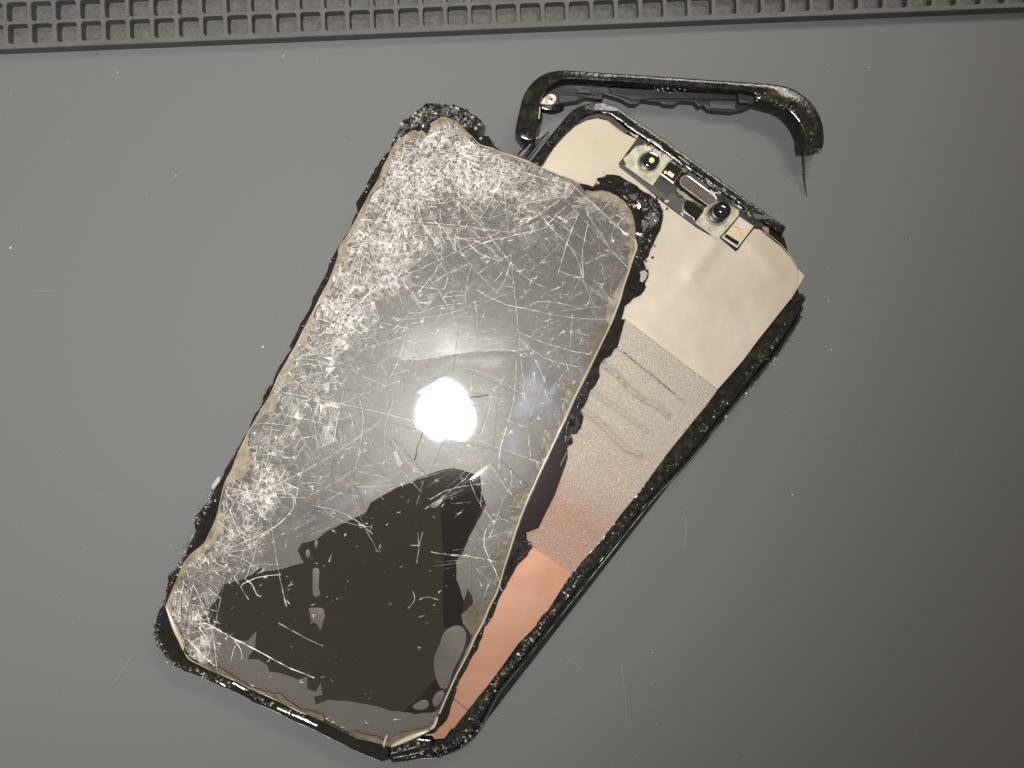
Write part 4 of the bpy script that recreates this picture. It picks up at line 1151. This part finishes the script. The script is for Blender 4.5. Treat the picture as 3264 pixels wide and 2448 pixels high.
# crushed cells turned frosty white
for a_, c, p in cells:
    d = float(density(*c)[0])
    cl = n2(c[0], c[1], .13, 4) + .6 * n2(c[0], c[1], .35, 8)
    f_ = d + .5 * cl - .42
    if f_ <= 0 or a_ > 5 or not pip(GOin, [c[0]], [c[1]])[0] or not pip(GOin, [q[0] for q in p], [q[1] for q in p]).all():
        continue
    hz = min(.7, (rr.random() ** 2.0) * f_ * .95) * (1 if a_ < 1.5 else .5)
    if hz < .04:
        continue
    zt = bulge(*c) + .45; gx_, gy_ = rr.gauss(0, .05), rr.gauss(0, .05)
    q = inset(ccw(p), .02)
    vv_ = [(x, y, zt + gx_ * (x - c[0]) + gy_ * (y - c[1])) for x, y in q]
    ck.add(vv_, [tuple(range(len(q)))], 0, [hz * rr.uniform(.5, 1.2) for _ in q])
# stars: bundles of short radial cracks, with needle glints
cand = np.stack([RNG.uniform(min(xs), max(xs), 6000), RNG.uniform(min(ys), max(ys), 6000)], 1)
cand = cand[pip(GOin, cand[:, 0], cand[:, 1])]
cd = density(cand[:, 0], cand[:, 1])
ns = 0
for (x, y), d in zip(cand, cd):
    if rr.random() > np.interp(d, (0, .05, .3, .6, 1), (.012, .025, .14, .24, .3)):
        continue
    ns += 1
    k = rr.choice((2, 2, 3, 3, 4, 5, 7, 9) if d > .2 else (1, 1, 2, 2, 3))
    a0 = rr.uniform(0, 6.28); lead = rr.gauss(math.radians(25), .5)
    for j in range(k):
        an = lead + rr.gauss(0, .25) if rr.random() < .4 else a0 + 6.28 * j / k + rr.uniform(-.5, .5)
        L = rr.uniform(.25, 1.1) * (2.4 if rr.random() < .15 else 1)
        e = (x + math.cos(an) * L, y + math.sin(an) * L)
        if inside(e):
            ribbon([(x, y), e], rr.uniform(.06, .2), .015, rr.uniform(.4, 1))
# traced long cracks
LC = [('A4', [(380, 985), (430, 985), (590, 1075), (700, 1130), (820, 1195), (940, 1260), (1040, 1300), (1110, 1330)], .30, 1), ('A4', [(880, 975), (960, 1020), (1080, 1085), (1165, 1122)], .13, .7),
      ('A4', [(970, 160), (975, 230), (920, 310), (820, 380), (700, 440), (560, 500)], .16, .7), ('A4', [(560, 540), (640, 560), (720, 610)], .14, .7), ('A4', [(660, 690), (710, 730), (740, 795)], .2, .9), ('A4', [(740, 795), (770, 805)], .15, .7),
      ('A4', [(640, 1090), (600, 1130), (575, 1220)], .2, .6), ('A4', [(600, 1090), (640, 1150), (645, 1210)], .18, .6), ('A4', [(370, 1000), (430, 1090), (440, 1160), (400, 1200)], .2, .7), ('A4', [(300, 1080), (380, 1170), (470, 1250)], .3, .8),
      ('A3', [(700, 560), (720, 660), (700, 850), (670, 990)], .14, .7), ('A3', [(870, 500), (880, 650), (855, 760), (870, 960)], .12, .55), ('A3', [(570, 600), (550, 700), (530, 820)], .2, .9), ('A3', [(400, 610), (560, 580), (760, 500), (920, 440)], .11, .5),
      ('A3', [(830, 330), (880, 285), (940, 270), (1000, 310)], .1, .45), ('A3', [(830, 330), (880, 385), (960, 375), (1120, 310), (1240, 270)], .12, .55), ('A3', [(900, 270), (1060, 295), (1250, 265), (1500, 235), (1700, 235), (1800, 210)], .1, .4),
      ('A3', [(250, 655), (420, 690), (490, 715)], .15, .7), ('A3', [(100, 1150), (270, 1165), (260, 1260), (150, 1370), (0, 1480)], .15, .6), ('A3', [(380, 1160), (560, 1070), (680, 990), (840, 960)], .12, .6), ('A3', [(690, 1010), (900, 1060), (860, 1065)], .12, .6),
      ('A3', [(1480, 910), (1480, 1090), (1470, 1240)], .12, .6), ('A3', [(1150, 1190), (1260, 1130), (1400, 1100), (1530, 1085)], .13, .7), ('A3', [(1050, 1030), (1060, 880), (1120, 720), (1250, 590)], .09, .4), ('A3', [(1080, 700), (1300, 610), (1420, 530), (1600, 540)], .1, .5),
      ('A3', [(1250, 740), (1380, 690), (1420, 600)], .1, .5), ('A3', [(1250, 880), (1560, 790), (1800, 700)], .1, .45), ('A3', [(1640, 720), (1600, 860), (1590, 990)], .26, .9), ('A3', [(1700, 300), (1690, 500), (1650, 700)], .2, .6), ('A3', [(1750, 250), (1850, 320), (1930, 390)], .16, .4),
      ('A3', [(1100, 1400), (1080, 1480), (1065, 1600)], .11, .5), ('A3', [(1000, 1090), (1100, 1050), (1240, 1010)], .1, .5),
      ('A5', [(480, 540), (560, 545), (720, 570)], .22, .9), ('A5', [(700, 380), (690, 470), (720, 560), (770, 660), (800, 770)], .26, .9), ('A5', [(720, 570), (790, 590), (830, 560)], .16, .7), ('A5', [(350, 520), (520, 550)], .11, .7), ('A5', [(700, 380), (780, 310), (860, 330)], .14, .5), ('A5', [(860, 0), (870, 60), (850, 130)], .18, .6),
      ('A5', [(230, 770), (245, 830), (200, 885)], .12, .6), ('A5', [(270, 830), (330, 810), (400, 830)], .12, .6), ('A5', [(220, 480), (270, 480)], .16, .8), ('A5', [(265, 400), (270, 500), (255, 590)], .1, .5),
      ('A2', [(480, 840), (560, 970), (600, 1000)], .2, .8), ('A2', [(540, 820), (650, 930), (700, 1040)], .16, .7), ('A2', [(600, 880), (720, 960), (880, 1000), (1010, 1110)], .16, .6), ('A2', [(830, 980), (900, 1000)], .34, 1), ('A2', [(780, 980), (860, 1060), (990, 1110)], .16, .7),
      ('A2', [(880, 870), (950, 980), (1050, 1110)], .2, .7), ('A2', [(1240, 790), (1320, 900), (1450, 1030), (1510, 1150)], .18, .65), ('A2', [(1300, 820), (1420, 900), (1580, 1000)], .13, .5), ('A2', [(1390, 830), (1500, 940)], .1, .5), ('A2', [(1060, 1120), (1020, 1240), (980, 1300)], .2, .6), ('A2', [(1060, 1120), (1180, 1230), (1290, 1280)], .14, .6),
      ('A2', [(360, 1440), (480, 1440), (600, 1400), (760, 1380)], .16, .6), ('A2', [(250, 1600), (340, 1520), (450, 1400), (510, 1300)], .14, .5), ('A2', [(840, 1290), (960, 1360), (1130, 1410), (1240, 1370), (1400, 1385), (1510, 1420)], .18, .75), ('A2', [(160, 970), (300, 1000), (480, 985)], .15, .7), ('A2', [(180, 1060), (280, 1100), (440, 1210)], .16, .7),
      ('A2', [(520, 740), (610, 740), (680, 700)], .13, .8), ('A2', [(520, 700), (600, 715), (670, 690)], .13, .8), ('A2', [(530, 680), (590, 695), (640, 680)], .1, .7), ('A2', [(660, 1210), (620, 1290), (440, 1260)], .15, .6), ('A2', [(1500, 1120), (1540, 1270), (1600, 1400)], .18, .5), ('A2', [(1540, 1130), (1700, 1060), (1800, 1100)], .15, .5)]
for fr_, pts, w, hz in LC:
    q = smooth(P(fr_, pts, 7.9), 5, False)
    q = [(x + rr.gauss(0, .035), y + rr.gauss(0, .035)) for x, y in dens_line(q, .6, False)]
    ribbon(q, w * rr.uniform(.7, 1.1), w * .55, min(1, hz * 1.2))
    # feathered side cracks
    for x, y in q[::2]:
        if rr.random() < .5:
            an = rr.uniform(0, 6.28); L = rr.uniform(.25, .9)
            e = (x + math.cos(an) * L, y + math.sin(an) * L)
            if inside(e):
                ribbon([(x, y), e], rr.uniform(.05, .14), .015, hz * rr.uniform(.4, 1))
# needle fans (bundles of near-parallel hair cracks)
FAN = [('A3', (880, 330), (1250, 200), 16), ('A3', (1300, 200), (1700, 60), 20), ('A3', (1300, 640), (1700, 540), 14), ('A3', (1250, 900), (1650, 780), 18), ('A3', (250, 1440), (560, 1280), 12), ('A3', (1150, 1180), (1420, 1040), 12), ('A2', (600, 1560), (900, 1440), 14), ('A2', (1100, 1560), (1420, 1420), 14), ('A2', (1250, 860), (1450, 1050), 12), ('A2', (560, 900), (660, 1000), 8), ('A5', (360, 560), (660, 520), 7), ('A3', (560, 640), (500, 900), 8), ('A3', (640, 620), (600, 900), 7)]
for fr_, a, b, n_ in FAN:
    a = np.array(P(fr_, [a], 7.9)[0]); b = np.array(P(fr_, [b], 7.9)[0]); d = b - a; w = np.array((-d[1], d[0])) / np.linalg.norm(d)
    for k in range(n_):
        o_ = w * rr.gauss(0, np.linalg.norm(d) * .16); t0, t1 = rr.uniform(0, .6), rr.uniform(.5, 1.1)
        if t1 - t0 < .15:
            continue
        q0, q1 = a + d * t0 + o_, a + d * t1 + o_ * rr.uniform(.6, 1.7)
        if inside(q0) and inside(q1):
            ribbon(wiggle(q0, q1, .12), rr.uniform(.03, .09), .02, rr.uniform(.2, .7))
o = ck.build('crack_lines', M['crack'], sr, attr='haze'); o['kind'] = 'stuff'

# open fissures across the middle of the glass
for q, w in (([(1070, 690), (1140, 690), (1210, 640), (1300, 610), (1420, 535), (1520, 520)], .13), ([(1090, 745), (1180, 720), (1290, 670), (1400, 600), (1440, 590)], .10), ([(1205, 645), (1245, 585)], .07), ([(1050, 940), (1065, 850), (1110, 730)], .06), ([(1240, 760), (1340, 700), (1460, 640)], .06)):
    p = rough(P('A3', q, 8.0), .8, .1, 3, False)
    m = Mesh(); m.tube([(x, y, bulge(x, y) + .47) for x, y in p], [w * (.5 + 1.2 * abs(n2(x, y, .8, 2))) for x, y in p], 5); m.build('fissure', M['under'], sr)
# glass splinters and powder lying on and in the cracked face
m = Mesh(); r = random.Random(61); ng = 0
for (x, y), d in zip(cand[::-1], cd[::-1]):
    if r.random() > np.interp(d, (0, .05, .3, .6, 1), (.03, .05, .28, .55, .7)):
        continue
    s_ = .05 + .22 * r.random() ** 2.5
    m.crumb((x, y, bulge(x, y) + .5), s_, r, r.choices((1, 2), (1, 2))[0], .6)
    if d > .4:
        for _ in range(2):
            x2, y2 = x + r.gauss(0, .9), y + r.gauss(0, .9)
            if inside((x2, y2)):
                m.crumb((x2, y2, bulge(x2, y2) + .48), r.uniform(.03, .1), r, 2, .6)
o = m.build('glass_splinters', CRM, sr); o['kind'] = 'stuff'

# ---- olive adhesive along the rim of the glass: strips with a ragged inner edge
def rim_strips(name, seg, wmin, wmax, seed, step=14, mt='adh'):
    q = dens_line(seg, .7, False)
    i = 0; r = random.Random(seed)
    while i < len(q) - 6:
        n_ = int(r.uniform(.6, 1.4) * step / .7); a = q[i:i + n_ + 1]
        if len(a) < 5:
            break
        inner = offs(a, 1.0)
        p = []
        for k, ((x, y), (ix, iy)) in enumerate(zip(a, inner)):
            t = k / (len(a) - 1)
            w = (wmin + (wmax - wmin) * max(0, .38 + 1.1 * n2(x, y, .13, seed)) * (.45 + 1.3 * abs(n2(x, y, .6, seed + 3)))) * (.55 + .45 * math.sin(math.pi * t) ** .4)
            p.append((x + (ix - x) * w, y + (iy - y) * w))
        poly = a + p[::-1]
        zf = lambda x, y: bulge(x, y) + .5
        m_ = Mesh()
        v = []; n2_ = len(a)
        for dz in (0.0, -.12):
            v += [(x, y, zf(x, y) + dz) for x, y in a] + [(x, y, zf(x, y) - .02 + dz) for x, y in p]
        f = []
        for k in range(n2_ - 1):
            f += [(k, k + 1, n2_ + k + 1, n2_ + k), (2 * n2_ + k, 3 * n2_ + k, 3 * n2_ + k + 1, 2 * n2_ + k + 1), (k, 2 * n2_ + k, 2 * n2_ + k + 1, k + 1), (n2_ + k, n2_ + k + 1, 3 * n2_ + k + 1, 3 * n2_ + k)]
        m_.add(v, f)
        m_.build(name, M[mt], sr)
        i += n_
rim_strips('adhesive_strip', g_left, .35, 4.2, 71)
rim_strips('adhesive_strip', g_top[:8], 1.5, 4.5, 72, 8)
rim_strips('adhesive_strip', g_top[8:], .3, 2.0, 73)
rim_strips('adhesive_strip', g_right[:18], 1.0, 3.8, 74, 10)
rim_strips('adhesive_strip', g_right[17:34], 1.2, 6.5, 75, 14, 'adh_o')
rim_strips('adhesive_strip', g_bot[:8], 1.0, 2.6, 76, 14, 'adh_o')
rim_strips('adhesive_strip', g_bot[9:], .6, 2.6, 77, 14, 'adh_o')
# clear rounded edge of the glass on its clean side
ed_ = dens_line(smooth(g_right[10:38], 3, False), .8, False)
m = Mesh(); v = []
for (x, y), (ix, iy) in zip(ed_, offs(ed_, 1.0)):
    zb = bulge(x, y); w = .45 + .2 * n2(x, y, .08, 4)
    v += [(x, y, zb - .25), (x, y, zb + .35), (x + (ix - x) * w * .4, y + (iy - y) * w * .4, zb + .55), (x + (ix - x) * w, y + (iy - y) * w, zb + .52)]
f = []
for k in range(len(ed_) - 1):
    for l in range(3):
        f.append((k * 4 + l, k * 4 + l + 1, k * 4 + 5 + l, k * 4 + 4 + l))
m.add(v, f); m.build('glass_edge', M['edge'], sr, smooth=True, auto=60)
for seg in (g_left[3:-1], g_top[:9], g_top[8:], g_bot[10:]):
    e_ = dens_line(smooth(seg, 3, False), .6, False)
    m = Mesh(); m.tube([(x, y, bulge(x, y) + .44) for x, y in e_], [max(.02, .06 + .14 * n2(x, y, .25, 6)) for x, y in e_], 5); m.build('glass_edge', M['edge'], sr, smooth=True)
# curled lip of film at the bottom-left corner and the bottom tip
for pts, w in (([('B5', (285, 300)), ('B5', (340, 440)), ('B5', (400, 590)), ('B5', (450, 700)), ('B5', (490, 825))], .75), ([('B6', (1640, 1060)), ('B6', (1600, 1165)), ('B6', (1550, 1215))], .5), ([('B6', (1540, 1220)), ('B6', (1300, 1315)), ('B6', (1090, 1412))], .8), ([('B6', (1010, 1420)), ('B6', (1010, 1370)), ('B6', (1050, 1270))], .4)):
    q = smooth([P(a, [b], 8.2)[0] for a, b in pts], 4, False); n = len(q)
    m = Mesh(); m.tube([(x, y, 7.9) for x, y in q], [w * (.25 + .75 * math.sin(math.pi * (i + .5) / n)) * .8 for i in range(n)], 7); m.build('curled_lip', M['edge'], sr, smooth=True)

# glossy frame strip along the bottom
bo = P('B5', [(500, 1062), (700, 1138), (860, 1215), (1100, 1315), (1370, 1455), (1600, 1555), (1790, 1655)], 5.5) + P('B6', [(160, 1200), (350, 1298), (600, 1420), (760, 1498), (880, 1545), (980, 1585)], 5.5)
m = Mesh(); pf = dens_line(smooth(bo, 3, False), .8, False)
v, f = sweep(pf, [(0.4, 3.0), (0, 3.6), (0, 5.2), (-.25, 6.0), (-.7, 6.45), (-1.0, 6.5), (-1.0, 3.0)], .04, 5)
m.add(v, [g_[::-1] for g_ in f]); m.build('bottom_trim', M['gloss_black'], sr, smooth=True, auto=50)
m = Mesh(); m.tube([(x, y, 6.35) for x, y in offs(pf, -.5)], .09, 5); m.build('trim_highlight', M['edge_highlight'], sr, smooth=True)  # highlight on the bottom trim, drawn as a pale tube
m = Mesh(); q = P('B6', [(960, 1475), (1030, 1480), (1055, 1540), (1040, 1575), (990, 1545)], 6.5); m.prism(q, 5.6, 6.5, .15); m.build('bent_contact', M['copper'], sr)
# glints of the glossy bottom trim, drawn as bright steel strips
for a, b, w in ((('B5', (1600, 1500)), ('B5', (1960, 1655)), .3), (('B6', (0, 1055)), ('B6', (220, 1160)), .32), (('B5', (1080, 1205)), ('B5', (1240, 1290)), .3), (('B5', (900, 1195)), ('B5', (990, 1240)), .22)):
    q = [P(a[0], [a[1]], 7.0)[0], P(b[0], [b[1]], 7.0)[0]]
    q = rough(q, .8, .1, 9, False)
    m = Mesh(); m.tube([(x, y, 6.95) for x, y in q], [w * (.4 + abs(n2(x, y, .8))) for x, y in q], 5); m.build('glint_strip', M['steel'], sr)

# crumbs bonded to the gasket
m = Mesh()
r = random.Random(81)
heap = P('B2', [(650, 150), (800, 130), (1000, 150), (1180, 250), (1290, 330), (1250, 430), (1100, 380), (980, 280), (850, 262), (700, 330), (650, 440), (520, 400), (340, 530), (250, 640), (300, 480), (400, 320), (520, 230)], 7)
hx = [a[0] for a in heap]; hy = [a[1] for a in heap]
for _ in range(1700):
    x, y = r.uniform(min(hx), max(hx)), r.uniform(min(hy), max(hy))
    if pip(heap, [x], [y])[0]:
        m.crumb((x + r.gauss(0, .2), y + r.gauss(0, .2), r.uniform(6.7, 7.6)), r.uniform(.2, .75), r, r.choices(range(5), (6, 7, 2.0, .3, 0))[0], .7)
scatter(offs((k_top[6:] + k_left), -.5), .25, 520, 6.9, .08, .34, (10, 4, 1.2, .2, .02), 82, m)
scatter(P('A4', [(470, 120), (420, 230), (360, 320), (340, 400), (260, 600), (180, 720), (140, 860), (110, 960), (100, 1060), (150, 1180), (230, 1250)], 6.9), .4, 420, 6.9, .1, .5, (9, 4, 2.2, .2, .08), 83, m)
scatter(P('B5', [(260, 880), (400, 1000), (560, 1020), (860, 1160), (1150, 1230), (1330, 1330), (1560, 1480), (1900, 1600)], 6.9), .4, 380, 6.95, .1, .45, (7, 4, 3, .2, .12), 84, m)
scatter(offs(k_right[:16], -.5), .35, 260, 6.95, .07, .32, (9, 4, 2, .5, .1), 85, m)
tear = P('B7', [(420, 290), (600, 300), (760, 420), (820, 560), (980, 500), (1080, 560), (1000, 700), (950, 850), (880, 960), (960, 1040), (900, 1180)], 6.9)
scatter(tear, 1.0, 800, 6.95, .08, .5, (9, 4, 1.6, .2, 0), 86, m)
scatter(P('B8', [(1500, 50), (1450, 350), (1300, 560), (1300, 760), (1080, 1000), (1000, 1180)], 6.9), .5, 120, 6.95, .07, .32, (8, 4, 2, .2, .3), 87, m)
scatter(P('B6', [(1120, 1470), (1300, 1400), (1480, 1370), (1490, 1470), (1250, 1530)], 6.3), .45, 120, 6.35, .1, .5, (8, 4, 2.4, .4, .1), 88, m)
o = m.build('glass_grit', CRM, sr); o['kind'] = 'stuff'
# larger plates on the torn gasket
for i, (fr_, q, mt) in enumerate((('B7', [(985, 660), (1075, 680), (1110, 720), (1080, 790), (1010, 830), (975, 740)], 'crumb_g'), ('B7', [(930, 750), (965, 740), (980, 820), (910, 890)], 'crumb_g'), ('B7', [(880, 1350), (940, 1330), (975, 1370), (950, 1440), (870, 1520), (890, 1400)], 'crumb_w'), ('B7', [(930, 1240), (985, 1290), (990, 1340), (955, 1320)], 'crumb_w'),
                                  ('B7', [(800, 570), (830, 560), (840, 590), (805, 605)], 'crumb_w'), ('B7', [(730, 1430), (860, 1440), (930, 1490), (885, 1618), (760, 1570)], 'gloss_black'), ('B2', [(955, 180), (1010, 165), (1015, 210), (985, 245), (950, 215)], 'crumb_w'), ('B2', [(1290, 505), (1320, 510), (1310, 535), (1280, 530)], 'crumb_w'),
                                  ('B4', [(905, 1355), (940, 1375), (925, 1420), (860, 1500), (825, 1510), (835, 1460)], 'crumb_w'), ('B8', [(1180, 790), (1360, 720), (1415, 800), (1390, 920), (1300, 1010), (1130, 1020), (1140, 900)], 'gloss_black'), ('B8', [(1400, 360), (1490, 345), (1515, 410), (1420, 540), (1330, 560), (1350, 450)], 'black'), ('B8', [(1130, 1060), (1220, 1080), (1250, 1170), (1225, 1200), (1180, 1140), (1120, 1140)], 'gloss_black'))):
    m = Mesh(); p = P(fr_, q, 7.1); m.prism(p, 6.85, 7.15 + .1 * (i % 3), .1); m.build('stuck_shard', M[mt], sr)
# angular splinters standing out of the torn gasket
rs = random.Random(93); tl_ = dens_line(tear, .6, False)
for k in range(34):
    c = rs.choice(tl_); c = (c[0] + rs.gauss(0, 1.0), c[1] + rs.gauss(0, 1.0))
    a0 = rs.uniform(0, 6.28); L = rs.uniform(.6, 1.7); kx, ky = rs.gauss(0, .22), rs.gauss(0, .22)
    p = [(c[0] + L * rs.uniform(.4, 1) * math.cos(a0 + t), c[1] + L * rs.uniform(.25, .8) * math.sin(a0 + t)) for t in (0, 1.5, 2.7, 4.4)]
    if not pip(KO, [q[0] for q in p], [q[1] for q in p]).all():
        continue
    m = Mesh(); m.prism(p, 6.8, lambda x, y: 7.1 + kx * (x - c[0]) + ky * (y - c[1])); m.build('stuck_shard', M[rs.choice(('gloss_black', 'gloss_black', 'crumb_g', 'crumb_d', 'black'))], sr)
# display ribbon beside the plate
m = Mesh(); m.prism(P('B8', [(1000, 1040), (1120, 1060), (1140, 1250), (1155, 1440), (1120, 1560)], 6.95) + P('A5', [(1142, 160), (1080, 282), (1040, 365), (960, 392), (905, 380), (965, 230), (1040, 50)], 6.95), 6.85, 7.0, .05); m.build('display_ribbon', M['under'], sr)
m = Mesh(); q = P('B8', [(1135, 1340), (1090, 1450), (1030, 1570)], 7.1); m.tube([(*a, 7.05) for a in q], .13, 5); m.build('ribbon_glint', M['steel'], sr)

# ------------------------------------------------------------------ dust on the mat
m = Mesh(); r = random.Random(91)
for x, y, s_ in ((293 * 1.06, 172, .35), (375, 232, .3), (838, 1106, .45), (690, 70, .2), (35, 790, .4), (2640, 960, .3), (2650, 1115, .25), (1665, 1745, .2), (545, 1740, .25), (905, 180, .4), (2370, 505, .2), (2900, 760, .25), (2525, 1575, .3), (1010, 188, .2), (3050, 2180, .25), (560, 560, .2), (260, 1750, .2), (2640, 230, .2), (2770, 215, .2), (2080, 2080, .2)):
    c = P('S', [(x, y)], 0)[0]
    m.crumb((*c, s_ * .3), s_, r, 1 if r.random() < .3 else 0, .5)
for _ in range(500):
    x, y = r.uniform(-126, 126), r.uniform(-95, 82)
    m.crumb((x, y, .03), r.uniform(.03, .11), r, 1 if r.random() < .4 else 0, .5)
for _ in range(60):
    t = r.choice(k_left[:30] + k_top + out_r); bx_, by_ = t[0] + r.gauss(0, 5), t[1] + r.gauss(0, 5)
    for _k in range(r.randint(3, 14)):
        m.crumb((bx_ + r.gauss(0, 1.0), by_ + r.gauss(0, 1.0), .02), r.uniform(.025, .09), r, 1, .5)
o = m.build('glass_dust', [M['speck'], M['crumb_g']])
o['kind'] = 'stuff'; o['label'] = 'tiny pale glass dust specks scattered over the grey mat'

# faint scratches in the silicone
M['scratch'] = surf('scratched_silicone', (.21, .205, .2), .6, spec=.3)
for fr_, q in (('A5', [(1992, 230), (1982, 340), (1975, 490)]), ('A5', [(1566, 1240), (1590, 1400), (1608, 1650)]), ('A5', [(1215, 1190), (1260, 1225), (1302, 1262)]), ('A5', [(1745, 1370), (1800, 1340)]), ('A6', [(985, 1540), (978, 1650)]), ('S', [(100, 930), (170, 925)]), ('S', [(360, 2180), (420, 2090)])):
    p = smooth(P(fr_, q, 0), 4, False)
    m = Mesh(); m.tube([(x, y, -.02) for x, y in p], .07, 6); m.build('scratch', M['scratch'], mat_o)
